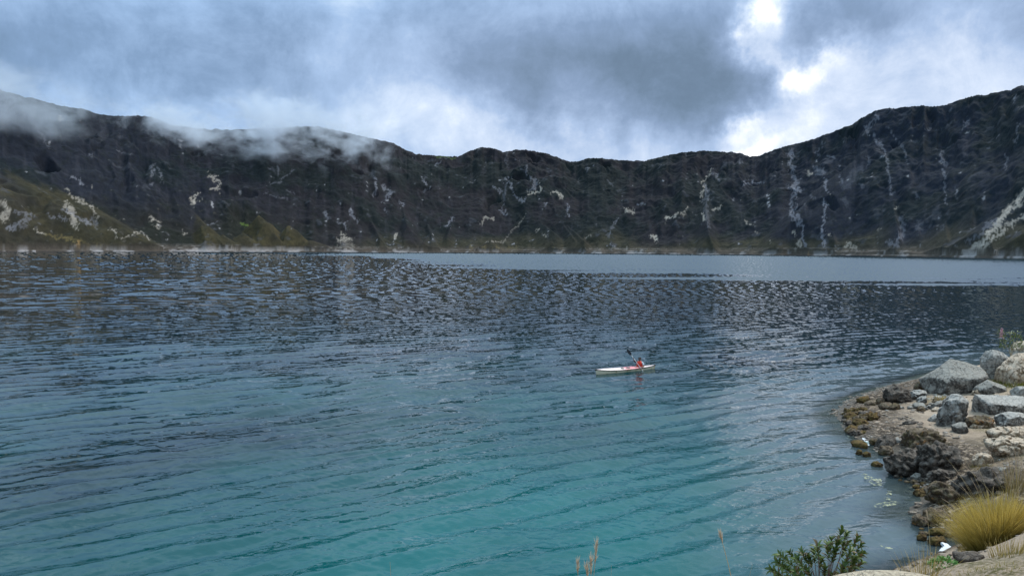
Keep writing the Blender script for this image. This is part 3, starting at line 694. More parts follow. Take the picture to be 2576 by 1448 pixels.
RMAT = {
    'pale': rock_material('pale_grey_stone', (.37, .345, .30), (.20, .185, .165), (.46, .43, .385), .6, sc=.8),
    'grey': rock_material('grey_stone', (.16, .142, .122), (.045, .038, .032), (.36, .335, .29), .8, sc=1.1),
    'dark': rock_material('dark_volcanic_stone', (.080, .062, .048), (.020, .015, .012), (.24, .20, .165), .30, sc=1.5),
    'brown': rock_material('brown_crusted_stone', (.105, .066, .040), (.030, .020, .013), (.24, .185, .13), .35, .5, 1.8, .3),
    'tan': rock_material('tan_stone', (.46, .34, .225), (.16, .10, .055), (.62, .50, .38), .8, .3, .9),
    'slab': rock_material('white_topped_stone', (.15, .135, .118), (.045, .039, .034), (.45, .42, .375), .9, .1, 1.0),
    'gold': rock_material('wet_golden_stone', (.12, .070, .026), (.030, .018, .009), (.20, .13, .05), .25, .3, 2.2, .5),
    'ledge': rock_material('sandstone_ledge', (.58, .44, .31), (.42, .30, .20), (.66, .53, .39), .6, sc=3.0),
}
_bm = bmesh.new(); bmesh.ops.create_icosphere(_bm, subdivisions=5, radius=1.0); _bm.verts.ensure_lookup_table()
ICO5 = (np.array([v.co[:] for v in _bm.verts]), np.array([[v.index for v in f.verts] for f in _bm.faces])); _bm.free()
_bm = bmesh.new(); bmesh.ops.create_icosphere(_bm, subdivisions=3, radius=1.0); _bm.verts.ensure_lookup_table()
ICO3 = (np.array([v.co[:] for v in _bm.verts]), np.array([[v.index for v in f.verts] for f in _bm.faces])); _bm.free()
_bm = bmesh.new(); bmesh.ops.create_icosphere(_bm, subdivisions=4, radius=1.0); _bm.verts.ensure_lookup_table()
ICO4 = (np.array([v.co[:] for v in _bm.verts]), np.array([[v.index for v in f.verts] for f in _bm.faces])); _bm.free()

def hull_star(pts, ico, sharp, rough, seed, lumps=0.0):
    """a rounded convex stone through pts, roughened"""
    pts = np.asarray(pts, float); c = pts.mean(0)
    bm = bmesh.new()
    for p in pts: bm.verts.new(p)
    bmesh.ops.convex_hull(bm, input=bm.verts)
    bmesh.ops.dissolve_limit(bm, angle_limit=math.radians(13), verts=bm.verts, edges=bm.edges)
    bm.normal_update()
    nn, dd = [], []
    for f in bm.faces:
        n = np.array(f.normal[:]); d = n @ (np.array(f.verts[0].co[:]) - c)
        if d < 0: n, d = -n, -d
        nn.append(n); dd.append(max(d, 1e-3))
    bm.free()
    nn, dd = np.array(nn), np.array(dd)
    dirs, F = ico
    q = np.maximum(dirs @ nn.T, 0) / dd[None]
    rr = (q ** sharp).sum(1) ** (-1 / sharp)
    V = dirs * rr[:, None] * 1.03
    s = seed * 7.31; sz = np.linalg.norm(pts.max(0) - pts.min(0))
    U = V / sz * 4
    g_ = np.random.default_rng(seed + 99)
    for _ in range(9):                                    # broken facets
        cn = g_.normal(size=3); cn /= np.linalg.norm(cn); dd_ = g_.uniform(.72, .94) * (V @ cn).max(); t_ = V @ cn
        V = np.where((t_ > dd_)[:, None], V * (dd_ / np.maximum(t_, 1e-6))[:, None], V)
    d = .5 * fbm(U[:, 0] + s, U[:, 1], U[:, 2], 3) + .5 * ridged(U[:, 0] * 1.7 + s, U[:, 1] * 1.7, U[:, 2] * 2.6, 3) * .5
    if lumps: d = d + lumps * (np.abs(pn(U[:, 0] * 2.2, U[:, 1] * 2.2 + s, U[:, 2] * 2.2)) * 3 - .6)
    if len(V) > 5000: d = d + .35 * ridged(U[:, 0] * 1.2 + s, U[:, 1] * 1.2, U[:, 2] * 7.0, 2)
    V = V + dirs * (d * rough * 1.35 * sz)[:, None]
    return V + c, F

NR = [0]
def rock(label, out, mat, name='boulder', cat='boulder', group=None, th=.75, sharp=42, rough=.020, lumps=0.0, ico=None, dz=0.0, depth=None, jit=.06, sink=.12):
    NR[0] += 1; r = random.Random(NR[0] * 13 + 5)
    out = np.array(out, float)
    bx, by = out[:, 0].mean(), out[:, 1].max()
    k = out[:, 1] > by - .15 * (by - out[:, 1].min() + 1e-6)
    bx = out[k, 0].mean()
    base = ground_hit(bx, by) if depth is None else at_depth(bx, by, depth)
    d0 = base[1] + dz
    w = (out[:, 0].max() - out[:, 0].min()) / FPX * d0; hgt = (out[:, 1].max() - out[:, 1].min()) / FPX * d0
    T = th * max(min(w, hgt * 1.8), hgt * .9)
    dm = d0 + T * .42
    mid = at_depth(out[:, 0], out[:, 1], dm)
    c = mid.mean(0); zmin, zmax = mid[:, 2].min(), mid[:, 2].max()
    pts = [p for p in mid]
    NB = len(mid); stp = 1 if NB < 8 else 2
    for p in mid[NR[0] % 2::stp]:
        lo = (p[2] - zmin) / (zmax - zmin + 1e-6)
        f = p + np.array([(c[0] - p[0]) * r.uniform(.12, .4), -T * .5 * r.uniform(.75, 1.05), (c[2] - p[2]) * r.uniform(.2, .45) - .12 * hgt])
        g = p + np.array([(c[0] - p[0]) * r.uniform(.15, .4), T * .5 * r.uniform(.75, 1.05), -(p[2] - zmin) * r.uniform(.15, .4)])
        pts += [f, g]
    for p in mid[mid[:, 2] < zmin + .4 * (zmax - zmin)]: pts.append(p - np.array([0, 0, sink * hgt + .05]))
    V, F = hull_star(pts, ico or (ICO5 if w > .9 else ICO4), sharp, rough, NR[0], lumps)
    o0 = V.mean(0); o0[2] = V[:, 2].min()
    o = mesh_np(name, V - o0, F, RMAT[mat]); o.location = o0
    return tag(o, label, cat, group)

def k1(*p): return [(2043.9 + x * .23022, 786.1 + y * .23022) for x, y in p]
def k2(*p): return [(2043.9 + x * .2402, 1100.6 + y * .2402) for x, y in p]
def box(x0, y0, x1, y1, n=9, seed=0, flat=.0):
    r = random.Random(seed * 3 + int(x0 + y0)); o = []
    for i in range(n):
        a_ = 2 * math.pi * (i + r.uniform(-.3, .3)) / n
        cx, cy = math.cos(a_), math.sin(a_); q = (abs(cx) ** 2.6 + abs(cy) ** 2.6) ** (-1 / 2.6) * r.uniform(.86, 1.04)
        o.append(((x0 + x1) / 2 + cx * q * (x1 - x0) / 2, (y0 + y1) / 2 + cy * q * (y1 - y0) / 2))
    return o

rock('large pale grey boulder with a rounded top at the water side of the rock heap', k1((1842, 470), (1862, 400), (1910, 378), (2000, 385), (2090, 415), (2180, 450), (2150, 520), (2070, 590), (2025, 660), (1990, 710), (1930, 735), (1870, 700), (1845, 600)), 'pale', th=.6, rough=.010, dz=-.3)
rock('pale tan boulder highest in the heap, cut by the frame', k1((2140, 420), (2200, 350), (2260, 305), (2330, 280), (2480, 300), (2500, 430), (2300, 450), (2180, 440)), 'tan', th=.7, rough=.012, dz=1.5)
rock('tan boulder with a brown mossy underside beside the pale grey one', k1((2010, 610), (2090, 560), (2160, 490), (2230, 450), (2400, 430), (2520, 520), (2520, 720), (2311, 770), (2180, 790), (2060, 760), (2015, 690)), 'tan', th=.7, rough=.016, lumps=.25)
rock('big peaked grey boulder with a brown underside at the heap edge', k1((1205, 740), (1270, 680), (1390, 620), (1450, 565), (1510, 520), (1560, 545), (1660, 595), (1840, 595), (1880, 660), (1850, 720), (1700, 790), (1560, 870), (1450, 905), (1300, 890), (1225, 840)), 'grey', th=.7, rough=.018)
rock('small brown stone peeping out left behind the big peaked boulder', k1(*box(1215, 680, 1325, 760)), 'brown', dz=.6)
rock('brown stone with a white top against the left foot of the peaked boulder', k1(*box(1100, 738, 1245, 865)), 'brown', rough=.03)
rock('dark rough rounded rock at the water edge of the heap', k1((785, 880), (800, 840), (870, 800), (930, 788), (1020, 798), (1070, 840), (1090, 900), (1060, 960), (960, 1000), (850, 975), (790, 940)), 'dark', rough=.035, lumps=.5)
rock('whitish broken stone between the dark rock and the peaked boulder', k1(*box(1060, 838, 1265, 945)), 'slab', rough=.035, lumps=.4)
rock('brown mossy stone standing in the water at the heap tip', k1(*box(484, 903, 645, 1005)), 'gold', rough=.035, lumps=.4)
rock('low brown stone behind the mossy one, half in the water', k1(*box(560, 955, 690, 1030)), 'brown', rough=.03)
rock('small brown upright stone left of the dark rough rock', k1(*box(690, 915, 790, 1012)), 'brown')
rock('angular stone with a snow white top below the whitish one', k1((1130, 950), (1180, 910), (1240, 905), (1262, 960), (1255, 1005), (1190, 1000), (1140, 975)), 'slab', rough=.015)
rock('low brown stone right of the white topped angular one', k1(*box(1305, 918, 1425, 985)), 'brown')
rock('grey stone at the edge of the sand below the angular white one', k1(*box(1085, 970, 1232, 1055)), 'grey')
rock('little brown stone touching the grey stone at the sand edge', k1(*box(1130, 1015, 1235, 1078)), 'brown', dz=-.1)
rock('wedge shaped olive grey stone leaning towards the sand', k1((1282, 1055), (1310, 1000), (1370, 965), (1418, 975), (1425, 1020), (1360, 1050), (1300, 1068)), 'grey', rough=.015)
rock('pale flat stone on the sand under the wedge shaped one', k1(*box(1300, 1030, 1425, 1085)), 'tan')
rock('brown and white crusted stone at the head of the sand', k1(*box(722, 968, 890, 1070)), 'brown', rough=.035, lumps=.4)
rock('dark brown crusted stone beside the small grey sand stone', k1(*box(830, 990, 965, 1085)), 'brown', rough=.035, lumps=.4)
rock('small grey stone on the upper sand', k1(*box(905, 1013, 1012, 1068)), 'grey')
rock('pyramid shaped dark grey boulder with a pale right flank', k1((1728, 870), (1790, 800), (1870, 745), (1910, 732), (2000, 765), (2090, 805), (2175, 840), (2100, 880), (1980, 905), (1850, 900), (1740, 885)), 'grey', th=.7, rough=.012)
rock('pale grey boulder at the frame edge right of the pyramid one', k1((2165, 840), (2230, 800), (2311, 785), (2420, 800), (2430, 900), (2311, 920), (2200, 912)), 'pale', rough=.014)
rock('long slab boulder with a white top and a dark front face', k1((1695, 950), (1720, 890), (1800, 880), (1950, 890), (2150, 930), (2330, 920), (2360, 1010), (2260, 1060), (2130, 1090), (2000, 1135), (1850, 1140), (1730, 1115)), 'slab', th=1.0, rough=.016)
rock('tall rough grey and white rock left of the long slab', k1((1385, 1190), (1400, 1100), (1450, 1010), (1465, 900), (1500, 872), (1600, 875), (1700, 890), (1715, 980), (1700, 1080), (1660, 1190), (1560, 1240), (1480, 1250), (1410, 1225)), 'slab', th=.7, rough=.028, lumps=.35)
rock('white topped brown stone on the sand left of the tall rough rock', k1((1252, 1180), (1275, 1135), (1330, 1106), (1390, 1115), (1405, 1160), (1370, 1200), (1290, 1200)), 'slab', rough=.012)
rock('grey stone at the foot of the tall rough rock', k1((1515, 1280), (1530, 1230), (1600, 1195), (1690, 1200), (1710, 1260), (1650, 1310), (1550, 1325)), 'grey', rough=.014)
rock('flat pale slab with an orange lichen spot at the frame edge', k1((1985, 1170), (2010, 1120), (2110, 1080), (2230, 1060), (2360, 1080), (2370, 1200), (2250, 1240), (2100, 1230), (2000, 1215)), 'slab', rough=.02)
rock('dark grey stone resting on the right end of the long slab', k1(*box(2215, 955, 2370, 1040)), 'grey')
rock('flat dark stone lying alone in the middle of the sand', k1(*box(983, 1172, 1165, 1245)), 'dark', rough=.04, lumps=.4)
rock('low eroded brown outcrop below the long slab', k1(*box(1680, 1120, 2010, 1260, 11)), 'brown', rough=.04, lumps=.5)
rock('eroded brown outcrop with grass tufts on the sandy bank', k1(*box(1870, 1240, 2420, 1400, 12)), 'tan', rough=.035, lumps=.5)
rock('brown outcrop under the grassy one on the bank', k1((1900, 1400), (1960, 1350), (2080, 1340), (2250, 1350), (2400, 1380), (2420, 1520), (2200, 1540), (2000, 1500), (1920, 1450)), 'tan', rough=.035, lumps=.5)
# dark crusted pile on the near side of the sand
rock('dark crusted rock at the upper left of the pile by the cove', k2((660, 60), (690, 15), (780, -25), (860, -10), (880, 60), (840, 100), (740, 110), (680, 95)), 'dark', rough=.04, lumps=.6)
rock('low brown crusted rock at the very tip of the cove pile', k2(*box(592, -2, 690, 82)), 'brown', rough=.04, lumps=.5)
rock('brown and cream crusted rock in front of the cove pile', k2(*box(678, 78, 862, 195)), 'brown', rough=.045, lumps=.6)
rock('white crusted stone on top of the cove pile', k2(*box(842, -12, 942, 82)), 'pale', rough=.04, lumps=.6)
rock('orange stained dark rock along the top of the cove pile', k2((930, 60), (940, -20), (1010, -75), (1120, -90), (1260, -85), (1370, -50), (1380, 30), (1300, 80), (1100, 100), (980, 95)), 'brown', rough=.04, lumps=.6)
rock('big dark brown rock in the middle of the cove pile', k2((800, 300), (800, 220), (850, 170), (960, 130), (1080, 140), (1170, 200), (1180, 320), (1120, 400), (980, 410), (850, 380)), 'dark', rough=.05, lumps=.7)
rock('largest grey brown rough rock of the cove pile', k2((1090, 200), (1110, 100), (1180, 60), (1300, 55), (1420, 90), (1500, 160), (1530, 270), (1500, 350), (1400, 390), (1250, 370), (1140, 320)), 'dark', rough=.05, lumps=.7)
rock('low black rock in the shade under the largest cove rock', k2(*box(1190, 330, 1520, 450)), 'dark', rough=.04, lumps=.5, dz=-.4)
rock('brown submerged rock with foam beside it at the cove mouth', k2((380, 60), (420, 25), (490, 20), (560, 50), (590, 95), (520, 110), (440, 100)), 'gold', rough=.03, lumps=.3)
rock('small golden stone in the water left of its twin', k2(*box(448, 120, 522, 175)), 'gold', name='stone', cat='stone', rough=.04)
rock('golden stone in the water touching the cove pile', k2(*box(520, 135, 615, 202)), 'gold', name='stone', cat='stone', rough=.04)
rock('jagged golden brown stone alone in the cove water', k2(*box(608, 245, 728, 312)), 'gold', name='stone', cat='stone', rough=.05, lumps=.5)
rock('dark brown rock on the near water edge behind the tussock', k2((1220, 640), (1230, 540), (1290, 480), (1400, 490), (1520, 540), (1610, 600), (1600, 690), (1450, 710), (1300, 695)), 'brown', rough=.05, lumps=.6)
rock('low wet brown rock left of the dark brown one', k2(*box(1058, 525, 1222, 620)), 'gold', rough=.05, lumps=.5)
rock('round grey stone between the cove pile and the near edge', k2(*box(1010, 370, 1180, 450)), 'grey', name='stone', cat='stone')
rock('crusted brown rock at the small inlet, leftmost of its row', k2(*box(1040, 800, 1205, 925)), 'brown', rough=.05, lumps=.6)
rock('crusted brown rock beside the tussock above the inlet', k2(*box(1150, 740, 1450, 930, 10)), 'brown', rough=.05, lumps=.6)
rock('low mossy rock in the inlet water', k2(*box(1165, 948, 1400, 1020)), 'gold', rough=.05, lumps=.5)
rock('golden weedy rock at the mouth of the inlet', k2(*box(1088, 1008, 1205, 1075)), 'gold', rough=.05, lumps=.5)
rock('golden weedy rock just above the white foam', k2(*box(1198, 1030, 1425, 1112)), 'gold', rough=.05, lumps=.5)
rock('dark rock with a flat pale face below the white foam', k2((1440, 1300), (1470, 1220), (1560, 1185), (1680, 1190), (1790, 1220), (1800, 1290), (1700, 1330), (1560, 1345)), 'dark', rough=.03, lumps=.3)
rock('pale yellow mound of crust on the bank above the tussock', k2(*box(1670, 158, 1885, 305)), 'tan', rough=.03, lumps=.5)
rock('small bright white stone on the dark bank', k2(*box(1990, 278, 2092, 322)), 'pale', name='stone', cat='stone')
rock('long dark eroded bank rock above the tussock', k2((1440, 540), (1480, 450), (1600, 410), (1800, 380), (2000, 370), (2215, 360), (2400, 400), (2400, 560), (2200, 600), (1900, 590), (1600, 590)), 'dark', rough=.05, lumps=.7)
rock('dark hollowed rock at the right of the long bank rock', k2(*box(1900, 390, 2160, 540)), 'dark', rough=.05, lumps=.7, dz=-.3)
rock('tan sandstone ledge at the bottom of the picture', [(2040, 1480), (2060, 1462), (2095, 1444), (2150, 1434), (2210, 1431), (2280, 1433), (2330, 1438), (2370, 1450), (2400, 1475), (2380, 1540), (2060, 1540)], 'ledge', name='rock_ledge', cat='ledge', depth=4.25, th=.9, rough=.008, sharp=12)

# rubble stones that nothing tells apart, along three stretches of the water's edge
def rubble(poly, n, s0, s1, mats, label, group, seed):
    r = random.Random(seed); P = np.array(poly, float); k = 0
    x0, y0 = P.min(0); x1, y1 = P.max(0)
    while k < n:
        x, y = r.uniform(x0, x1), r.uniform(y0, y1)
        ins = False
        for (ax, ay), (bx, by) in zip(P, np.roll(P, -1, 0)):
            if (ay > y) != (by > y) and x < (bx - ax) * (y - ay) / (by - ay) + ax: ins = not ins
        if not ins: continue
        s = r.uniform(s0, s1) * r.uniform(.55, 1.55)
        mt = r.choice(mats); sw = 'tiny' if s < (s0 + s1) / 2 * .8 else ('larger' if s > (s0 + s1) / 2 * 1.15 else 'small')
        cw = {'brown': 'brown', 'gold': 'golden brown', 'dark': 'blackish', 'grey': 'grey', 'slab': 'white topped', 'tan': 'tan', 'pale': 'pale'}[mt]
        rock(sw + ' ' + cw + ' ' + label, box(x - s, y - s * .6, x + s, y + s * .4, 6 + k % 4, k), mt, name='rubble_stone', cat='stone', group=group, ico=ICO4 if s > 10 else ICO3, rough=r.choice([.03, .06, .09]), lumps=r.choice([.1, .5, .8]), th=r.uniform(.5, 1.2))
        k += 1
rubble(k1((330, 1190), (400, 1080), (540, 1040), (660, 1080), (650, 1160), (600, 1230), (560, 1340), (400, 1320), (420, 1250)), 60, 7, 17, ['brown', 'brown', 'gold', 'dark'], 'stone in the rubble at the tip of the sand spit', 'rubble at the tip of the sand spit', 3)
rubble(k2((830, 390), (980, 400), (1200, 460), (1260, 560), (1120, 640), (1060, 560), (900, 470)), 22, 5, 10, ['gold', 'brown', 'dark'], 'stone in the wet rubble below the cove pile', 'wet rubble below the cove pile', 4)
rubble(k2((1080, 920), (1180, 720), (1400, 720), (1480, 900), (1500, 1020), (1300, 1060), (1150, 1020)), 22, 5, 10, ['gold', 'brown', 'brown', 'dark'], 'stone in the rubble beside the inlet', 'rubble beside the inlet', 5)
rubble(k2((1450, 420), (1700, 330), (2215, 330), (2215, 560), (1700, 620), (1500, 620)), 34, 5, 13, ['dark', 'brown', 'grey', 'slab'], 'stone in the rubble on the bank behind the tussock', 'rubble on the bank behind the tussock', 6)
rubble(k1((700, 1000), (1100, 940), (1450, 980), (1430, 1060), (1150, 1080), (800, 1100)), 16, 4, 8, ['brown', 'grey', 'dark', 'slab'], 'stone among the bigger rocks at the head of the sand', 'small stones at the head of the sand', 8)
rubble(k1((690, 1330), (1430, 1330), (1500, 1448), (1400, 1460), (700, 1448)), 24, 5, 11, ['brown', 'dark', 'brown', 'slab'], 'stone wedged in the dark cove pile', 'stones wedged in the cove pile', 9)

rubble(k1((1180, 900), (1480, 900), (1440, 1060), (1250, 1090), (1060, 1000)), 16, 6, 13, ['brown', 'grey', 'slab', 'tan'], 'stone in the jumble below the peaked boulder', 'stones below the peaked boulder', 12)
rubble(k1((1700, 1130), (2311, 1130), (2311, 1260), (1700, 1280)), 16, 6, 14, ['brown', 'tan', 'slab', 'grey'], 'stone in the strip between the long slab and the outcrop', 'stones below the long slab', 13)
rubble(k1((1700, 860), (2311, 860), (2311, 960), (1900, 900), (1600, 890)), 12, 5, 12, ['grey', 'tan', 'slab'], 'stone behind the long slab among the boulders', 'stones behind the long slab', 14)
# gravel: nobody could count it
def gravel():
    g = np.random.default_rng(21); Vs, Fs, n0 = [], [], 0
    bm = bmesh.new(); bmesh.ops.create_icosphere(bm, subdivisions=1, radius=1.0); bm.verts.ensure_lookup_table()
    iv, fi = np.array([v.co[:] for v in bm.verts]), np.array([[v.index for v in f.verts] for f in bm.faces]); bm.free()
    pts = []
    while len(pts) < 9000:
        x, y = g.uniform(0, 36, 4000), g.uniform(9.5, 46, 4000)
        s = shore_dist(x, y)
        keep = (s > -.5) & (g.random(4000) < np.where(s < 3.0, 1.0, .16) * np.clip(fbm(x * .8, y * .8, 0, 2) + .55, .05, 1))
        pts += list(zip(x[keep], y[keep]))
    pts = np.array(pts[:9000]); z = ground(pts[:, 0], pts[:, 1])
    for (x, y), zz in zip(pts, z):
        s = g.uniform(.02, .05) * g.choice([1, 1, 1.5, 2.4]); v = iv * g.uniform(.75, 1.25, (len(iv), 1)) * s * np.array([g.uniform(.8, 1.5), g.uniform(.8, 1.3), .6])
        Vs.append(v + (x, y, zz + .2 * s)); Fs.append(fi + n0); n0 += len(iv)
    m, t, b = new_mat('gravel'); P = t.coord()
    c = t.ramp(t.noise(P, 6, 4, .8), [(.3, (.05, .035, .025)), (.48, (.15, .115, .085)), (.6, (.30, .25, .20)), (.72, (.5, .46, .42))])
    t.l.new(c, b.inputs['Base Color']); b.inputs['Roughness'].default_value = .85
    o = mesh_np('gravel', np.concatenate(Vs), np.concatenate(Fs), m, smooth=False)
    tag(o, 'loose brown gravel scattered along the water edge', 'gravel', kind='stuff')
gravel()

# ------------------------------------------------------------------ foam and scum on the water
def water_blob(name, label, cat, out, mat, hgt, group=None):
    out = np.array(out, float)
    d = ray(out[:, 0], out[:, 1]); t_ = -8.0 / d[:, 2]
    P = (CAM + d * t_[:, None])[:, :2]; c = P.mean(0)
    n, rings = 72, 9
    # resample the outline finely and make it ragged
    L = np.r_[0, np.cumsum(np.hypot(*(np.roll(P, -1, 0) - P).T))]
    u = np.linspace(0, L[-1], n, endpoint=False)
    Q = np.stack([np.interp(u, L, np.r_[P[:, i], P[0, i]]) for i in range(2)], 1)
    for _ in range(3): Q = .5 * Q + .25 * (np.roll(Q, 1, 0) + np.roll(Q, -1, 0))
    sz = np.ptp(P, axis=0).max()
    Q += ((Q - c) * (.18 * pn(u / sz * 9, 0 * u, 2))[:, None])
    V = []
    for k in range(rings):
        f = 1 - k / (rings - 1)
        q = c + (Q - c) * f
        zz = hgt * (1 - (f ** 3)) + .010
        V.append(np.c_[q, zz + .35 * hgt * pn(q[:, 0] * 22, q[:, 1] * 22, 1) * (f < 1)])
    V = np.concatenate(V)
    F = grid_faces(rings, n); i = np.arange(rings - 1) * n
    F = np.concatenate([F, np.stack([i + n - 1, i, i + n, i + 2 * n - 1], 1)])
    o0 = np.array([c[0], c[1], 0.0]); o = mesh_np(name, V - o0, F, mat); o.location = o0
    return tag(o, label, cat, group)
fm, ft, fb = new_mat('white_foam'); fn = ft.noise(ft.coord(), 22, 5, .7)
ft.l.new(ft.mix(fn, (.62, .63, .64), (.88, .89, .90)), fb.inputs['Base Color']); fb.inputs['Roughness'].default_value = .6; ft.l.new(ft.bump(fn, .8, .03), fb.inputs['Normal'])
sm, st_, sb = new_mat('green_scum'); sn = st_.noise(st_.coord(), 9, 5, .7)
st_.l.new(st_.mix(sn, (.24, .25, .13), (.50, .50, .28)), sb.inputs['Base Color']); sb.inputs['Roughness'].default_value = .55
trn = st_.n.new('ShaderNodeBsdfTransparent'); mxn = st_.n.new('ShaderNodeMixShader')
st_.l.new(st_.m('MULTIPLY', st_.step(st_.noise(st_.coord(), 5, 6, .7), .46, .60), .75), mxn.inputs[0]); st_.l.new(trn.outputs[0], mxn.inputs[1]); st_.l.new(sb.outputs[0], mxn.inputs[2])
st_.l.new(mxn.outputs[0], st_.n['Material Output'].inputs['Surface'])
water_blob('foam_patch', 'thick white curl of foam caught in the inlet by the tussock', 'foam', k2((1330, 1095), (1400, 1110), (1455, 1140), (1475, 1190), (1450, 1225), (1390, 1245), (1320, 1235), (1295, 1210), (1350, 1195), (1385, 1165), (1350, 1130)), fm, .10)
water_blob('foam_patch', 'small white foam patch against the rock left of the tussock', 'foam', k2((1298, 712), (1350, 700), (1390, 705), (1430, 725), (1425, 748), (1350, 742)), fm, .06)
water_blob('foam_patch', 'thin streak of white foam along the tip of the cove pile', 'foam', k1((480, 1295), (520, 1300), (570, 1345), (640, 1350), (655, 1375), (600, 1400), (640, 1440), (600, 1455), (565, 1400), (520, 1350)), fm, .02)
water_blob('foam_patch', 'speck of white foam below the big dark cove rock', 'foam', k2((800, 300), (830, 288), (850, 305), (840, 322), (812, 318)), fm, .05)
for out, lb in [(((500, 380), (560, 370), (640, 420), (720, 430), (730, 500), (640, 500), (560, 440)), 'ragged pale scum on the cove water, farthest out'), (((750, 560), (830, 560), (830, 600), (760, 600)), 'round yellow green scum spot in the cove'),
                (((640, 700), (720, 680), (800, 660), (910, 670), (880, 700), (760, 720), (700, 735), (640, 725)), 'long yellow green scum streak nearest the bottom of the cove'), (((700, 1125), (780, 1130), (850, 1165), (760, 1160)), 'thin scum streak on the grey water below the cove'), (((750, 620), (820, 625), (810, 655), (750, 650)), 'small pale scum spot under the round yellow green one')]:
    water_blob('scum_patch', lb, 'scum', k2(*out), sm, .008)

# ------------------------------------------------------------------ plants
def blade_strip(V, F, C, base, tip, bend, w, col0, col1, nseg=5, up=.55):
    """one curved grass blade as a ribbon of tapering quads"""
    base, tip = np.asarray(base, float), np.asarray(tip, float)
    mid = base * .5 + tip * .5 + np.array([0, 0, np.linalg.norm(tip - base) * bend])
    mid[:2] = base[:2] + (tip[:2] - base[:2]) * (1 - up)
    ax = tip - base; ang = rng.uniform(-.9, .9); side = np.array([math.cos(ang), math.sin(ang), 0.0])
    n0 = len(V)
    for i in range(nseg + 1):
        t = i / nseg
        p = base * (1 - t) ** 2 + 2 * mid * t * (1 - t) + tip * t * t
        ww = w * (1 - t) ** .6 * .5 + 1e-4
        V.append(p - side * ww); V.append(p + side * ww)
        c = col0 + (col1 - col0) * t
        C.append((*c, 1)); C.append((*c, 1))
    for i in range(nseg):
        a_ = n0 + 2 * i; F.append((a_, a_ + 1, a_ + 3, a_ + 2))

def leaf_material(name, rough=.6, trans=.35):
    m, t, b = new_mat(name)
    c = t.attr('tint').outputs['Color']
    t.l.new(c, b.inputs['Base Color']); b.inputs['Roughness'].default_value = rough; b.inputs['Specular IOR Level'].default_value = .3
    tl = t.n.new('ShaderNodeBsdfTranslucent'); t.l.new(c, tl.inputs[0])
    mx = t.n.new('ShaderNodeMixShader'); mx.inputs[0].default_value = trans
    t.l.new(b.outputs[0], mx.inputs[1]); t.l.new(tl.outputs[0], mx.inputs[2]); t.l.new(mx.outputs[0], t.n['Material Output'].inputs['Surface'])
    return m
GM = leaf_material('grass_blades', .7, .35); LM = leaf_material('shrub_leaves', .4, .25)

def ribbon_obj(name, V, F, C, mat, org, parent=None):
    o = mesh_np(name, np.array(V) - np.asarray(org), np.array(F), mat, attrs={'tint': ('FLOAT_COLOR', np.array(C))})
    if parent is None: o.location = org
    else: o.parent = parent
    return o

def tuft(name, label, cat, c, rad, height, n, c_lo, c_hi, w=.006, spread=1.0, group=None, lean=(0, 0), parent=None):
    V, F, C = [], [], []; c = np.asarray(c, float)
    for i in range(n):
        a_ = rng.uniform(0, 2 * math.pi); q = rng.random() ** .5
        b_ = c + np.array([math.cos(a_) * rad * q, math.sin(a_) * rad * q, 0]); b_[2] = float(ground(b_[0], b_[1])) - .02
        out = rng.uniform(.15, 1) ** .8 * spread; ln = height * rng.uniform(.55, 1.1)
        aa = a_ + rng.normal() * .5
        el = math.pi / 2 * (1 - .72 * out * (q * .6 + .4))
        tip = b_ + ln * np.array([math.cos(aa) * math.cos(el) + lean[0] * .3, math.sin(aa) * math.cos(el) + lean[1] * .3, math.sin(el)])
        k = rng.random(); j = rng.uniform(.7, 1.25)
        lo = np.array(c_lo[0]) + (np.array(c_lo[1]) - c_lo[0]) * k; hi = np.array(c_hi[0]) + (np.array(c_hi[1]) - c_hi[0]) * rng.random()
        blade_strip(V, F, C, b_, tip, .12, w * rng.uniform(.7, 1.3), lo * j, hi * j)
    o = ribbon_obj(name, V, F, C, GM, c)
    return tag(o, label, cat, group)

STRAW = ((.62, .47, .20), (.50, .33, .09)); OLIVE = ((.13, .12, .03), (.26, .19, .045)); GREENS = ((.07, .11, .02), (.14, .17, .03))
tb = ground_hit(2500, 1378)
TUS = tuft('tussock', 'large golden tussock of dry grass on the near bank', 'tussock', tb, .36, 1.05, 4200, ((.050, .058, .012), (.17, .15, .03)), ((.78, .60, .20), (.62, .42, .06)), .008, .9, lean=(-.35, 0))

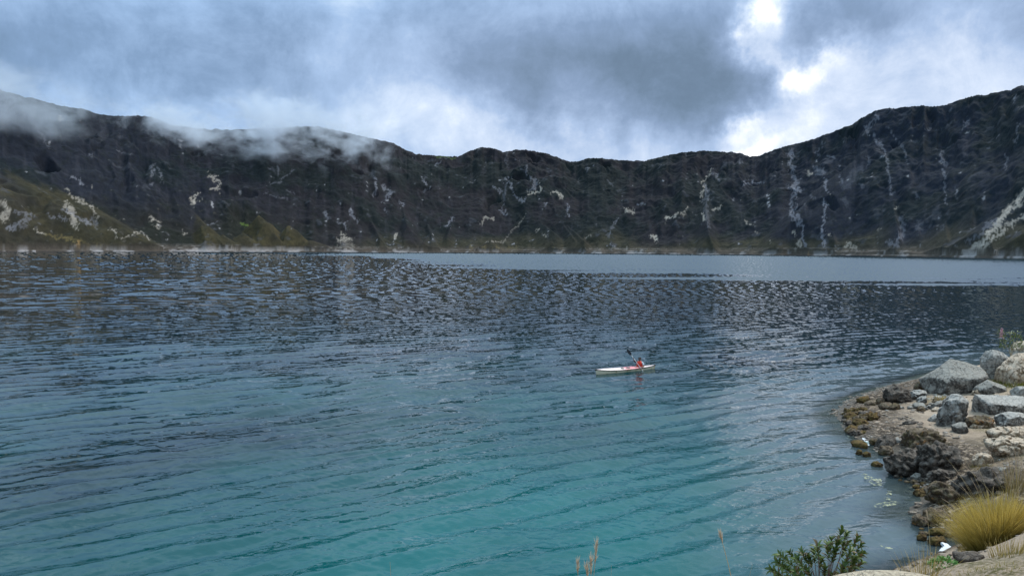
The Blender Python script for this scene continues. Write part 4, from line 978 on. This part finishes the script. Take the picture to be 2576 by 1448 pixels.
def stalk(base, tip, org, parent, name, w=.008, head=None, seed=0, bend=.04):
    """a thin round stem, with a feathery seed head when asked"""
    base, tip = np.asarray(base, float), np.asarray(tip, float)
    V, F, C = [], [], []; n = 10; k = 5
    mid = (base + tip) / 2 + np.array([rng.normal() * .04, 0, np.linalg.norm(tip - base) * bend]); mid[:2] = mid[:2] * .4 + base[:2] * .6
    def pos(t): return base * (1 - t) ** 2 + 2 * mid * t * (1 - t) + tip * t * t
    for i in range(n + 1):
        t = i / n; p = pos(t); r = w * .5 * (1 - .65 * t)
        if head and t > 1 - head: r *= 1.0 + 1.1 * math.sin(math.pi * min(1, (t - 1 + head) / head))
        for j in range(k):
            a_ = 2 * math.pi * j / k; V.append(p + np.array([math.cos(a_) * r, math.sin(a_) * r, 0]))
            c = np.array([.60, .50, .30]) * (1 - .15 * t) if not head or t < 1 - head else np.array([.50, .36, .24]); C.append((*c, 1))
    for i in range(n):
        for j in range(k): F.append((i * k + j, i * k + (j + 1) % k, (i + 1) * k + (j + 1) % k, (i + 1) * k + j))
    if head:
        for i in range(40):
            t = 1 - head * rng.random(); p = pos(t); d = (tip - base) / np.linalg.norm(tip - base)
            q = p + d * rng.uniform(.02, .05) + rng.normal(size=3) * .006
            blade_strip(V, F, C, p, q, 0, .004, np.array([.48, .36, .24]), np.array([.66, .56, .42]), 1)
    return ribbon_obj(name, V, F, C, GM, org, parent)

for i, (tx, ty, hd) in enumerate([(1400, 205, None), (1480, 310, .12), (1380, 395, .15), (1560, 270, .2), (1610, 245, None), (1745, 330, None), (1360, 640, .1), (1900, 505, .15), (1660, 420, .2), (1830, 560, .1), (2075, 410, .18),
                                  (2045, 190, .25), (2140, 280, .3), (2175, 100, .3), (2105, 20, .35), (2200, 240, .3), (1430, 520, .1), (2000, 560, .15), (2190, 480, .2), (1540, 480, .15)]):
    px, py = k2((tx, ty))[0]
    b_ = tb + np.array([rng.uniform(-.25, .3), rng.uniform(-.2, .2), 0]); tp = at_depth(px, py, tb[1] + rng.uniform(-.1, .25))
    if px > 2530: b_[0] += .35
    b_[2] = float(ground(b_[0], b_[1]))
    stalk(b_, tp, tb, TUS, 'stalk', .011, hd)

g2 = ground_hit(2325, 1440)
def dry(px, py, lab, n, hgt, rad, lo=OLIVE, hi=STRAW, w=.005, spread=.6, name='grass_tuft', cat='grass tuft', depth=None):
    p = ground_hit(px, py) if depth is None else at_depth(px, py, depth)
    if depth is not None: p[2] = float(ground(p[0], p[1]))
    return tuft(name, lab, cat, p, rad, hgt, n, lo, hi, w, spread)
dry(2322, 1440, 'thin dry grass tuft behind the sandstone ledge', 80, .42, .12, w=.005, depth=7.0)
dry(2298, 1440, 'sparse straw coloured tuft left of the thin one, by the ledge', 40, .30, .10, STRAW, STRAW, .004, depth=6.4)
dry(2440, 1392, 'low dry tuft at the foot of the golden tussock', 160, .28, .2)
dry(2540, 1402, 'short brown tuft on the sand right below the tussock', 120, .2, .18)
dry(2520, 1440, 'flat olive grass patch on the sand at the bottom corner', 260, .07, .5, GREENS, STRAW, .006, 1.2)
dry(2440, 975, 'golden grass patch between the peaked boulder and the pyramid one', 420, .42, .9, OLIVE, STRAW, .022, 1.0)
dry(2400, 985, 'short golden grass left end of the patch below the peaked boulder', 220, .35, .5, OLIVE, STRAW, .02, 1.0)
dry(2548, 966, 'green mossy grass patch below the tan boulder', 500, .30, 1.0, GREENS, ((.20, .19, .05), (.32, .27, .08)), .024, 1.1)
dry(2368, 1012, 'little yellow grass tuft left of the tall rough rock', 120, .35, .25, OLIVE, STRAW, .018)
dry(2520, 1100, 'brown grass tuft on top of the eroded outcrop', 260, .30, .5, OLIVE, ((.36, .27, .10), (.26, .2, .06)), .018, 1.0)
dry(2552, 1125, 'olive grass tuft on the lower outcrop at the frame edge', 300, .34, .5, GREENS, ((.30, .26, .09), (.26, .2, .06)), .016, 1.0)
dry(2470, 1178, 'mossy brown tuft under the pale yellow mound', 200, .22, .3, OLIVE, ((.34, .25, .08), (.22, .17, .05)), .012, 1.0)
dry(2440, 1068, 'faint grey green tuft at the foot of the tall rough rock', 120, .18, .4, GREENS, STRAW, .012, 1.1)
dry(2560, 1240, 'tall reddish dry grass at the frame edge above the tussock', 150, 1.15, .35, OLIVE, ((.45, .30, .17), (.55, .42, .22)), .010, .5)

def leaf(V, F, C, p, d, n_, ln, w, col):
    """one pointed leaf, folded along its midrib"""
    d = d / np.linalg.norm(d); s = np.cross(d, n_); s /= np.linalg.norm(s) + 1e-9; u = np.cross(s, d)
    n0 = len(V)
    for t, ww, dr in ((0, .12, 0), (.35, 1, .04), (.7, .8, .02), (1, .02, -.10)):
        m_ = p + d * ln * t + u * ln * dr
        V += [m_ - s * w * ww * .5 + u * w * .18 * ww, m_, m_ + s * w * ww * .5 + u * w * .18 * ww]
        C += [(*col, 1)] * 3
    for i in range(3):
        a_ = n0 + 3 * i; F += [(a_, a_ + 1, a_ + 4, a_ + 3), (a_ + 1, a_ + 2, a_ + 5, a_ + 4)]

def shrub():
    d0 = 4.85; root = at_depth(2075, 1530, d0); root[2] = float(ground(root[0], root[1])) - .02
    o = empty('leafy_shrub', root); tag(o, 'dark green leafy shrub sticking up behind the sandstone ledge', 'shrub')
    tips = [(1830, 510), (1900, 490), (2000, 490), (2120, 440), (2230, 390), (2310, 318), (2350, 345), (2440, 370), (2465, 430), (2480, 490), (2470, 570), (2050, 520), (1760, 625), (1860, 600), (1790, 690), (2150, 540), (2260, 470), (2380, 480),
            (2330, 600), (2400, 600), (1950, 640), (2030, 620), (1880, 690), (2200, 430), (2290, 400), (1960, 540), (2090, 480), (2420, 540), (2450, 520), (1800, 560), (2180, 620), (2240, 680), (2000, 700), (2360, 420), (2350, 680)]
    V, F, C = [], [], []; sv = [[], [], []]
    wood = []
    for i, (x, y) in enumerate(tips):
        tp = at_depth(1383.6 + x * .3174, 1233 + y * .3174, d0 + rng.uniform(-.13, .16))
        b_ = root + np.array([rng.normal() * .03, rng.normal() * .03, 0])
        mid = b_ * .45 + tp * .55 + np.array([(root[0] - tp[0]) * .25, 0, -.03])
        pos = lambda t: b_ * (1 - t) ** 2 + 2 * mid * t * (1 - t) + tp * t * t
        wood.append([pos(t) for t in np.linspace(0, 1, 9)])
        ax = pos(1) - pos(.9); ax /= np.linalg.norm(ax)
        for k in range(23):
            t = 1 - .22 * (k / 23) ** 1.4; p = pos(t)
            a_ = k * 2.4 + i; e1 = np.cross(ax, [0.3, 1, .1]); e1 /= np.linalg.norm(e1); e2 = np.cross(ax, e1)
            rad = e1 * math.cos(a_) + e2 * math.sin(a_)
            d = ax * rng.uniform(.25, 1.0) + rad * rng.uniform(.5, 1.0)
            g_ = rng.random(); col = np.array([.045, .085, .018]) * (1 - g_) + np.array([.13, .18, .04]) * g_
            if rng.random() < .16: col = np.array([.16, .11, .05])
            leaf(V, F, C, p, d, ax, rng.uniform(.040, .062), rng.uniform(.014, .021), col)
    fo = ribbon_obj('foliage', V, F, C, LM, root, o)
    bark = plain('reddish_bark', (.16, .085, .06), .8)
    for ch in range(5):
        V2, F2 = [], []
        for path in wood[ch::5]:
            n0 = len(V2)
            for i, p in enumerate(path):
                r = .0045 * (1 - i / 11)
                for j in range(5): V2.append(p + np.array([math.cos(j * 1.257) * r, math.sin(j * 1.257) * r, 0]) - root)
            for i in range(8):
                for j in range(5): F2.append((n0 + i * 5 + j, n0 + i * 5 + (j + 1) % 5, n0 + (i + 1) * 5 + (j + 1) % 5, n0 + (i + 1) * 5 + j))
        mesh_np('branch', np.array(V2), np.array(F2), bark, parent=o)
shrub()

def low_plant(name, label, cat, px, py, rad, hgt, n, ls, cols, depth=None):
    p0 = ground_hit(px, py) if depth is None else at_depth(px, py, depth)
    p0[2] = float(ground(p0[0], p0[1]))
    V, F, C = [], [], []
    for i in range(n):
        a_ = rng.uniform(0, 6.28); q = rng.random() ** .5; h_ = hgt * (1 - q * q) * rng.uniform(.5, 1)
        p = p0 + np.array([math.cos(a_) * rad * q, math.sin(a_) * rad * q, h_])
        d = np.array([math.cos(a_) * .8, math.sin(a_) * .8, rng.uniform(.2, 1)]) + rng.normal(size=3) * .4
        g_ = rng.random(); leaf(V, F, C, p, d, np.array([0, 0, 1.0]), ls * rng.uniform(.7, 1.3), ls * .45, np.array(cols[0]) * (1 - g_) + np.array(cols[1]) * g_)
    o = ribbon_obj(name, V, F, C, LM, p0); return tag(o, label, cat), p0
low_plant('green_herb', 'bright green leafy herb on the sand right of the sandstone ledge', 'plant', 2378, 1446, .15, .10, 420, .035, ((.05, .15, .02), (.12, .28, .05)))
low_plant('small_weed', 'tiny brown and green weed beside the dry tuft by the ledge', 'plant', 2350, 1432, .10, .16, 90, .035, ((.20, .10, .04), (.12, .12, .04)), depth=9.3)
# tall flowering plant behind the pale boulder
fp = at_depth(2545, 880, 46.0); fp[2] = float(ground(fp[0], fp[1]))
FP = empty('flowering_plant', fp); tag(FP, 'green plant with one pink flower spike behind the top boulders', 'plant')
V, F, C = [], [], []
for i in range(260):
    x, y = rng.uniform(2512, 2574), 0; y = 876 - rng.random() ** 1.3 * 42
    p = at_depth(x + rng.normal() * 2, y, 46 + rng.uniform(-.4, .4)); g_ = rng.random()
    leaf(V, F, C, p, rng.normal(size=3) + [0, 0, .8], np.array([0, 0, 1.0]), rng.uniform(.12, .25), .07, np.array([.06, .10, .03]) * (1 - g_) + np.array([.14, .17, .05]) * g_)
ribbon_obj('leaves', V, F, C, LM, fp, FP)
V, F, C = [], [], []
for i in range(110):
    t = rng.random(); p = at_depth(2520 + rng.normal() * 2.6 * (1 - .6 * t), 850 - t * 24, 45.6 + rng.normal() * .1)
    leaf(V, F, C, p, rng.normal(size=3) + [0, 0, .6], np.array([0, 0, 1.0]), .09, .05, np.array([.45, .26, .30]) * rng.uniform(.7, 1.2))
ribbon_obj('flower_spike', V, F, C, LM, fp, FP)
for tx, ty in ((2520, 852), (2540, 830), (2556, 836), (2572, 832)):
    stalk(fp + np.array([rng.normal() * .15, 0, 0]), at_depth(tx, ty, 45.8), fp, FP, 'stem', .03)

# bare stems rising from below the picture, close to the camera
def lone_stem(px, py, d, hd, label, w=.005, bx=None):
    tp = at_depth(px, py, d); b_ = at_depth(px if bx is None else bx, 1448, d); b_[0] = tp[0] + (b_[0] - tp[0]) * 2.0
    b_[2] = float(ground(b_[0], b_[1])) - .01
    o = stalk(b_, tp, b_, None, 'wild_grass', w, hd); o.location = b_; return tag(o, label, 'wild grass', 'stems in front of the lake')
lone_stem(1502, 1369, 3.0, .12, 'tallest grass stem with a reddish seed head, bottom centre', .0038, 1492)
lone_stem(1486, 1409, 2.9, .09, 'shorter grass stem with a pale seed head beside the tallest', .003, 1484)
lone_stem(1453, 1415, 3.1, .08, 'faint thin grass stem left of the two seed heads', .004, 1456)
lone_stem(1476, 1433, 2.9, .05, 'lowest straw stem between the bottom centre stems', .003, 1479)
lone_stem(1538, 1419, 3.4, None, 'hair thin stem right of the reddish seed head', .0025, 1536)
lone_stem(1812, 1346, 3.3, .05, 'long bare straw stem leaning left of the shrub', .007, 1843)
lone_stem(1893, 1418, 3.6, None, 'short hair thin stem next to the shrub', .003, 1890)
lone_stem(981, 1412, 3.0, None, 'single hair thin stem far left at the bottom edge', .003, 985)
sp = at_depth(2343, 1360, 8.6); sb_ = sp.copy(); sb_[2] = float(ground(sb_[0] , sb_[1]))
o = stalk(sb_, at_depth(2331, 1288, 8.6), sb_, None, 'wild_grass', .009, .1); o.location = sb_; tag(o, 'long thin stem crossing the inlet left of the tussock', 'wild grass', 'stems in front of the lake')

# ------------------------------------------------------------------ kayak
KB = CAM + ray(1498, 942.8) * (-8.0 / ray(1498, 942.8)[2]); KS = CAM + ray(1648, 927.6) * (-8.0 / ray(1648, 927.6)[2])
KL = float(np.linalg.norm(KB - KS)); kd = (KB - KS) / KL; KC = (KB + KS) / 2
yaw = math.atan2(kd[1], kd[0])
kay = empty('kayak', (KC[0], KC[1], 0)); kay.rotation_euler = (0, 0, yaw)
tag(kay, 'long pinkish white sea kayak with a cream hull on the lake', 'kayak')
def kmat(name, c, rough=.35, stain=None):
    m, t, b = new_mat(name); n = t.noise(t.coord(), 3.0, 5, .7)
    col = t.mix(t.step(n, .50, .66), c, stain or tuple(x * .8 for x in c))
    t.l.new(col, b.inputs['Base Color']); b.inputs['Roughness'].default_value = rough
    return m
m_hull = kmat('kayak_hull', (.66, .60, .44), .4, (.36, .30, .16)); m_black = plain('black_rubber', (.012, .012, .014), .5)
m_deck, t, b = new_mat('kayak_deck'); P = t.coord(); x_, y_, z_ = t.sep(P)[:3]
nn = t.noise(P, 1.3, 4, .6)
pk = t.step(t.m('ADD', t.m('MULTIPLY', t.m('ABSOLUTE', t.m('ADD', x_, .35)), -1.0), t.m('MULTIPLY', nn, 1.0)), -.55, .15)
t.l.new(t.mix(pk, (.76, .61, .58), (.68, .20, .22)), b.inputs['Base Color']); b.inputs['Roughness'].default_value = .3

def kw(u):      # half width along the boat, u from stern -1 to bow +1
    return .31 * max(0.0, 1 - abs(u) ** 2.3) ** .75 + .012
def ks(u):      # sheer height
    return .20 + .14 * max(0, u) ** 2.2 + .07 * max(0, -u) ** 2.5
def deckz(u, q):
    return ks(u) + .006 + (1 - abs(q) ** 1.5) * (.135 if u > -.35 else .08) * (1 - abs(u) ** 4)
SIDE = 1.0 if np.dot(np.cross([0, 0, 1], kd), [-KC[0], -KC[1], 0]) > 0 else -1.0       # the flank turned to the shore
def kayak_shells():
    n = 48
    us = np.linspace(-1, 1, n)
    V, F = [], []; k = 9
    for u in us:
        w, s = kw(u), ks(u); kx = u * KL / 2 * 1.0
        rk = .10 * max(0, abs(u) - .86) / .14
        for j in range(k):
            a_ = math.pi * j / (k - 1); q = math.cos(a_)
            zz = s - (s + .10 - rk) * math.sin(a_) ** .8
            V.append((kx * (1 - .02 * math.sin(a_) * abs(u) ** 6), w * (abs(q) ** .6) * (1 if q >= 0 else -1), zz))
    for i in range(n - 1):
        for j in range(k - 1): F.append((i * k + j, (i + 1) * k + j, (i + 1) * k + j + 1, i * k + j + 1))
    mesh_np('hull', np.array(V), np.array(F), m_hull, parent=kay)
    V, F = [], []; k = 13
    for u in us:
        w, s = kw(u) + .004, ks(u) + .006
        for j in range(k):
            q = -1 + 2 * j / (k - 1)
            V.append((u * KL / 2, w * q, deckz(u, q)))
    for i in range(n - 1):
        uc = (us[i] + us[i + 1]) / 2
        for j in range(k - 1):
            q = -1 + 2 * (j + .5) / (k - 1)
            if ((uc + .40) / .20) ** 2 + (q * kw(uc) / .215) ** 2 < 1: continue      # cockpit opening
            F.append((i * k + j, i * k + j + 1, (i + 1) * k + j + 1, (i + 1) * k + j))
    mesh_np('deck', np.array(V), np.array(F), m_deck, parent=kay)
    for sgn in (-1, 1):
        V, F = [], []
        for u in us:
            w, s = kw(u), ks(u)
            for dy, dzz in ((.014, -.024), (.014, .022), (-.002, .024), (-.002, -.026)): V.append((u * KL / 2 * 1.002, sgn * (w + dy), s + dzz))
        for i in range(n - 1):
            for j in range(4): F.append((i * 4 + j, i * 4 + (j + 1) % 4, (i + 1) * 4 + (j + 1) % 4, (i + 1) * 4 + j))
        mesh_np('seam_strip', np.array(V), np.array(F), m_black, parent=kay)
    def ring(name, cx, a_, b2, zz, r, mat):
        V, F = [], []; N1, N2 = 36, 6
        for i in range(N1):
            th = 2 * math.pi * i / N1
            for j in range(N2):
                ph = 2 * math.pi * j / N2
                V.append((cx + (a_ + r * math.cos(ph)) * math.cos(th), (b2 + r * math.cos(ph)) * math.sin(th), zz + r * math.sin(ph) - .03 * abs(math.sin(th)) ** 2))
        for i in range(N1):
            for j in range(N2): F.append((i * N2 + j, ((i + 1) % N1) * N2 + j, ((i + 1) % N1) * N2 + (j + 1) % N2, i * N2 + (j + 1) % N2))
        return mesh_np(name, np.array(V), np.array(F), mat, parent=kay)
    cxx = -.40 * KL / 2
    ring('cockpit_rim', cxx, .20 * KL / 2, .205, .295, .024, m_deck)
    V, F = [], []; N1 = 32                                            # black inside of the cockpit
    for z2, f in ((.27, 1.0), (.10, .95), (.02, .6), (.0, .01)):
        for i in range(N1):
            th = 2 * math.pi * i / N1; V.append((cxx + .20 * KL / 2 * f * math.cos(th), .20 * f * math.sin(th), z2))
    for i in range(3):
        for j in range(N1): F.append((i * N1 + j, i * N1 + (j + 1) % N1, (i + 1) * N1 + (j + 1) % N1, (i + 1) * N1 + j))
    mesh_np('cockpit_well', np.array(V), np.array(F), m_black, parent=kay)
    for cx, a_ in ((.18 * KL / 2, .115), (-.015 * KL / 2, .165)):
        V, F = [], []
        for z2, f in ((-.01, 1.0), (.016, 1.0), (.020, .85), (.020, .65), (.020, .45), (.020, .25), (.020, .01)):
            for i in range(28):
                th = 2 * math.pi * i / 28; yy = SIDE * .165 + .080 * f * math.sin(th); xx = cx + a_ * f * math.cos(th)
                V.append((xx, yy, deckz(xx / (KL / 2), min(1, abs(yy) / kw(xx / (KL / 2)))) + z2))
        for i in range(6):
            for j in range(28): F.append((i * 28 + j, i * 28 + (j + 1) % 28, (i + 1) * 28 + (j + 1) % 28, (i + 1) * 28 + j))
        mesh_np('hatch', np.array(V), np.array(F), m_black, parent=kay)
    for sgn, sx in ((1, 'grab_handle'), (-1, 'grab_handle')):
        V, F = [], []; u = sgn * .985
        bm = bmesh.new(); bmesh.ops.create_icosphere(bm, subdivisions=2, radius=.05)
        me = bpy.data.meshes.new('grab_handle'); bmesh.ops.scale(bm, vec=(2.0, 1.0, 1.1), verts=bm.verts); bm.to_mesh(me); bm.free(); me.materials.append(m_black)
        g_ = bpy.data.objects.new('grab_handle', me); COL.objects.link(g_); g_.parent = kay; g_.location = (u * KL / 2, 0, ks(u) + .01)
kayak_shells()

# ------------------------------------------------------------------ paddler
seat = KC + kd * (-.455 * KL / 2); seat[2] = 0
va = math.atan2(seat[0], seat[1])
UX, WX = np.array([math.cos(va), -math.sin(va), 0]), np.array([-math.sin(va), -math.cos(va), 0])
def L2(u, w, z): return np.array([0, 0, 0.0]) + UX * u + WX * w + np.array([0, 0, z])
bow2 = (float(kd @ UX), float(kd @ WX))
per = empty('person', seat); tag(per, 'kayaker in a red life vest, arms out holding a paddle', 'person')
skin = plain('tanned_skin', (.30, .165, .11), .6, .05); m_vest = plain('red_vest_cloth', (.85, .05, .018), .6, .2, 9)
m_vdark = plain('dark_strap', (.10, .012, .012), .6); m_sleeve = plain('pale_blue_sleeve', (.62, .72, .76), .8, .1); m_shade_sleeve = plain('shade_painted_sleeve', (.035, .040, .045), .8); m_hair = plain('black_hair', (.012, .010, .010), .6)  # raised arm's sleeve is coloured dark to paint in its backlit shade
m_short = plain('dark_shorts', (.03, .035, .05), .8)

def skinned(name, verts, edges, radii, mat, parent, sub=2, root=0):
    me = bpy.data.meshes.new(name); me.from_pydata([tuple(v) for v in verts], edges, []); me.update()
    o = bpy.data.objects.new(name, me); COL.objects.link(o); o.parent = parent; me.materials.append(mat)
    sk = o.modifiers.new('skin', 'SKIN'); sk.use_smooth_shade = True
    for i, r in enumerate(radii): me.skin_vertices[0].data[i].radius = (r, r) if not isinstance(r, tuple) else r
    me.skin_vertices[0].data[root].use_root = True
    sb = o.modifiers.new('sub', 'SUBSURF'); sb.levels = sub; sb.render_levels = sub
    return o
sh_l, sh_r = L2(.175, .08, .57), L2(-.175, -.02, .57)
el_l, ha_l = L2(.30, .14, .38), L2(.125, .335, .165)
el_r, ha_r = L2(-.33, .08, .60), L2(-.40, .215, .845)
bv = lambda s, z, y=0: L2(bow2[0] * s + y * bow2[1], bow2[1] * s - y * bow2[0], z)
jn = [L2(0, 0, .15), L2(0, .01, .30), L2(0, .03, .46), L2(.0, .035, .585), L2(.005, .045, .655), L2(.01, .06, .71), L2(.012, .068, .785), L2(.012, .06, .865),
      sh_l, el_l, (el_l + ha_l) / 2, ha_l + (el_l - ha_l) * .22, sh_r, el_r, (el_r + ha_r) / 2, ha_r + (el_r - ha_r) * .22,
      bv(.05, .13, .11), bv(.47, .17, .13), bv(.88, .08, .09), bv(.05, .13, -.11), bv(.47, .17, -.13), bv(.88, .08, -.09), L2(.015, .155, .775)]
je = [(0, 1), (1, 2), (2, 3), (3, 4), (4, 5), (5, 6), (6, 7), (3, 8), (8, 9), (9, 10), (10, 11), (3, 12), (12, 13), (13, 14), (14, 15), (0, 16), (16, 17), (17, 18), (0, 19), (19, 20), (20, 21), (6, 22)]
jr = [.14, .125, .14, .09, .055, .072, .098, .075, .062, .044, .042, .028, .062, .044, .042, .028, .085, .065, .045, .085, .065, .045, .014]
skinned('body', jn, je, jr, skin, per)
def hand(h, wrist, pd, parent):
    """palm and five unequal fingers closed round the paddle shaft, whose direction is pd"""
    d = h - wrist; d /= np.linalg.norm(d); n = np.cross(pd, d); n /= np.linalg.norm(n)
    vs, es, rs = [wrist, wrist + d * .035, h - d * .012], [(0, 1), (1, 2)], [.026, .030, .030]
    for i, (off, ln) in enumerate(((-.032, .030), (-.011, .034), (.011, .033), (.031, .026))):
        a0 = h + pd * off; k = len(vs)
        vs += [a0 + d * .012 + n * .010, a0 + d * (.018 + ln * .35) - n * .012, a0 + d * .010 - n * (.020 + ln * .2), a0 - d * .012 - n * .022]
        es += [(2, k), (k, k + 1), (k + 1, k + 2), (k + 2, k + 3)]; rs += [.010, .0095, .009, .008]
    k = len(vs); vs += [wrist + d * .04 - pd * .03, h - pd * .045 - n * .012, h - pd * .030 - n * .03]; es += [(1, k), (k, k + 1), (k + 1, k + 2)]; rs += [.012, .010, .009]
    skinned('hand', vs, es, rs, skin, parent, 1)
pdir = ha_l - ha_r; pdir /= np.linalg.norm(pdir)
hand(ha_l, jn[11], pdir, per); hand(ha_r, jn[15], pdir, per)
skinned('sleeve', [sh_l + (jn[3] - sh_l) * .25, sh_l, sh_l * .45 + el_l * .55, el_l], [(0, 1), (1, 2), (2, 3)], [.07, .075, .062, .055], m_sleeve, per)['label'] = 'pale blue sleeve on the lowered arm'
skinned('sleeve', [sh_r + (jn[3] - sh_r) * .25, sh_r, sh_r * .45 + el_r * .55, el_r, el_r * .5 + ha_r * .5], [(0, 1), (1, 2), (2, 3), (3, 4)], [.07, .073, .06, .052, .047], m_shade_sleeve, per)['label'] = 'sleeve on the raised arm, backlit shade painted into its colour'
skinned('shorts', [L2(0, 0, .14), bv(.06, .13, .11), bv(.34, .16, .13), bv(.06, .13, -.11), bv(.34, .16, -.13)], [(0, 1), (1, 2), (0, 3), (3, 4)], [.15, .10, .082, .10, .082], m_short, per)
def loft(name, rings, mat, parent, k=24, close=True):
    V, F = [], []
    for c, rx, ry, ang in rings:
        e1 = UX * math.cos(ang) + WX * math.sin(ang); e2 = np.cross([0, 0, 1], e1)
        for j in range(k):
            a_ = 2 * math.pi * j / k; q = (abs(math.cos(a_)) ** 2.6 + abs(math.sin(a_)) ** 2.6) ** (-1 / 2.6)
            V.append(c + e1 * rx * q * math.cos(a_) + e2 * ry * q * math.sin(a_))
    for i in range(len(rings) - 1):
        for j in range(k): F.append((i * k + j, i * k + (j + 1) % k, (i + 1) * k + (j + 1) % k, (i + 1) * k + j))
    return mesh_np(name, np.array(V), np.array(F), mat, parent=parent)
an = .33
vest = loft('life_vest', [(L2(0, 0, .17), .165, .125, an), (L2(0, .0, .19), .19, .15, an), (L2(0, .015, .30), .195, .155, an), (L2(0, .025, .42), .205, .165, an), (L2(0, .03, .50), .20, .16, an), (L2(0, .035, .57), .175, .14, an), (L2(0, .04, .62), .13, .115, an), (L2(0, .045, .655), .10, .10, an), (L2(0, .045, .64), .075, .08, an)], m_vest, per)
for zz in (.25, .39):
    loft('vest_strap', [(L2(0, .012 + zz * .03, zz - .014), .200, .160, an), (L2(0, .012 + zz * .03, zz - .012), .210, .170, an), (L2(0, .012 + zz * .03, zz + .012), .210, .170, an), (L2(0, .012 + zz * .03, zz + .014), .200, .160, an)], m_vdark, vest)
hc = jn[6]
def cap_mesh(name, c, r, f, mat, zcut, sc=(1, 1, 1)):
    V, F = ICO3[0] * r * np.array(sc), ICO3[1]
    keep = (V[:, 2] > zcut + f * (V @ WX))
    F2 = F[keep[F].all(1)]
    o = mesh_np(name, V + c, F2, mat, parent=per); s = o.modifiers.new('thick', 'SOLIDIFY'); s.thickness = .008; return o
cap_mesh('hair', hc + np.array([0, 0, .012]), .112, .75, m_hair, .012, (.95, .95, 1.08))
V = []
for j in range(13):
    a_ = -1.25 + 2.5 * j / 12
    for zz in (-.017, .017):
        V.append(hc + UX * math.sin(a_) * .104 + WX * math.cos(a_) * .116 + np.array([0, 0, zz + .010]))
mesh_np('sunglasses', np.array(V), np.array([(2 * j, 2 * j + 2, 2 * j + 3, 2 * j + 1) for j in range(12)]), m_black, parent=per).modifiers.new('thick', 'SOLIDIFY').thickness = .006
V, F = ICO3[0] * np.array([.030, .030, .009]), ICO3[1]
mesh_np('mouth', V * .8 + hc + WX * .088 + np.array([0, 0, -.052]), F, plain('lips', (.30, .09, .08), .5), parent=per)
for s_ in (-1, 1): mesh_np('ear', ICO3[0] * np.array([.016, .02, .03]) + hc + UX * s_ * .098, ICO3[1], skin, parent=per)
skinned('beard', [hc + WX * .055 + np.array([-.045, 0, -.06]), hc + WX * .085 + np.array([0, 0, -.085]), hc + WX * .055 + np.array([.045, 0, -.06])], [(0, 1), (1, 2)], [.022, .028, .022], m_hair, per, 1)

# paddle: held by the paddler, a thing of its own
pc = seat + (ha_l + ha_r) / 2
pad = empty('paddle', pc); tag(pad, 'double bladed paddle with black blades and a white shaft, held upright', 'paddle')
def pt(s): return ha_r + pdir * s - (ha_l + ha_r) / 2
m_shaft = plain('white_shaft', (.80, .78, .74), .4, .08)
def tube(name, p, q, r, mat, parent, k=10):
    d = (q - p) / np.linalg.norm(q - p); e1 = np.cross(d, [0, 0, 1]); e1 /= np.linalg.norm(e1); e2 = np.cross(d, e1)
    V = [c + (e1 * math.cos(2 * math.pi * j / k) + e2 * math.sin(2 * math.pi * j / k)) * r for c in (p, q) for j in range(k)]
    return mesh_np(name, np.array(V), np.array([(j, (j + 1) % k, k + (j + 1) % k, k + j) for j in range(k)]), mat, parent=parent)
plen = float(np.linalg.norm(ha_l - ha_r))
tube('shaft', pt(-.26), pt(plen + .42), .0185, m_shaft, pad)
for s0, s1 in ((-.22, -.72), (plen + .38, plen + .88)):
    d = pdir * (1 if s1 > s0 else -1); sd_ = np.cross(d, WX); sd_ /= np.linalg.norm(sd_); up_ = np.cross(sd_, d)
    V, F = [], []; n = 12; k = 7
    for i in range(n + 1):
        t = i / n; w = .098 * (math.sin(math.pi * min(1, t * .80 + .10)) ** .6) * (1 if t < .98 else .5) * (.25 + .75 * min(1, t * 3.2))
        for side in (1, -1):
            for j in range(k):
                q = -1 + 2 * j / (k - 1); V.append(pt(s0) + d * t * abs(s1 - s0) + sd_ * w * q * side + up_ * (.012 * q * q + side * (.006 + .008 * (1 - abs(q)) * (1 - t))))
    K = 2 * k
    for i in range(n):
        for j in range(K): F.append((i * K + j, i * K + (j + 1) % K, (i + 1) * K + (j + 1) % K, (i + 1) * K + j))
    F.append((n * K, n * K + 1, n * K + K - 2, n * K + K - 1))
    mesh_np('blade', np.array(V), np.array(F), m_black, parent=pad)
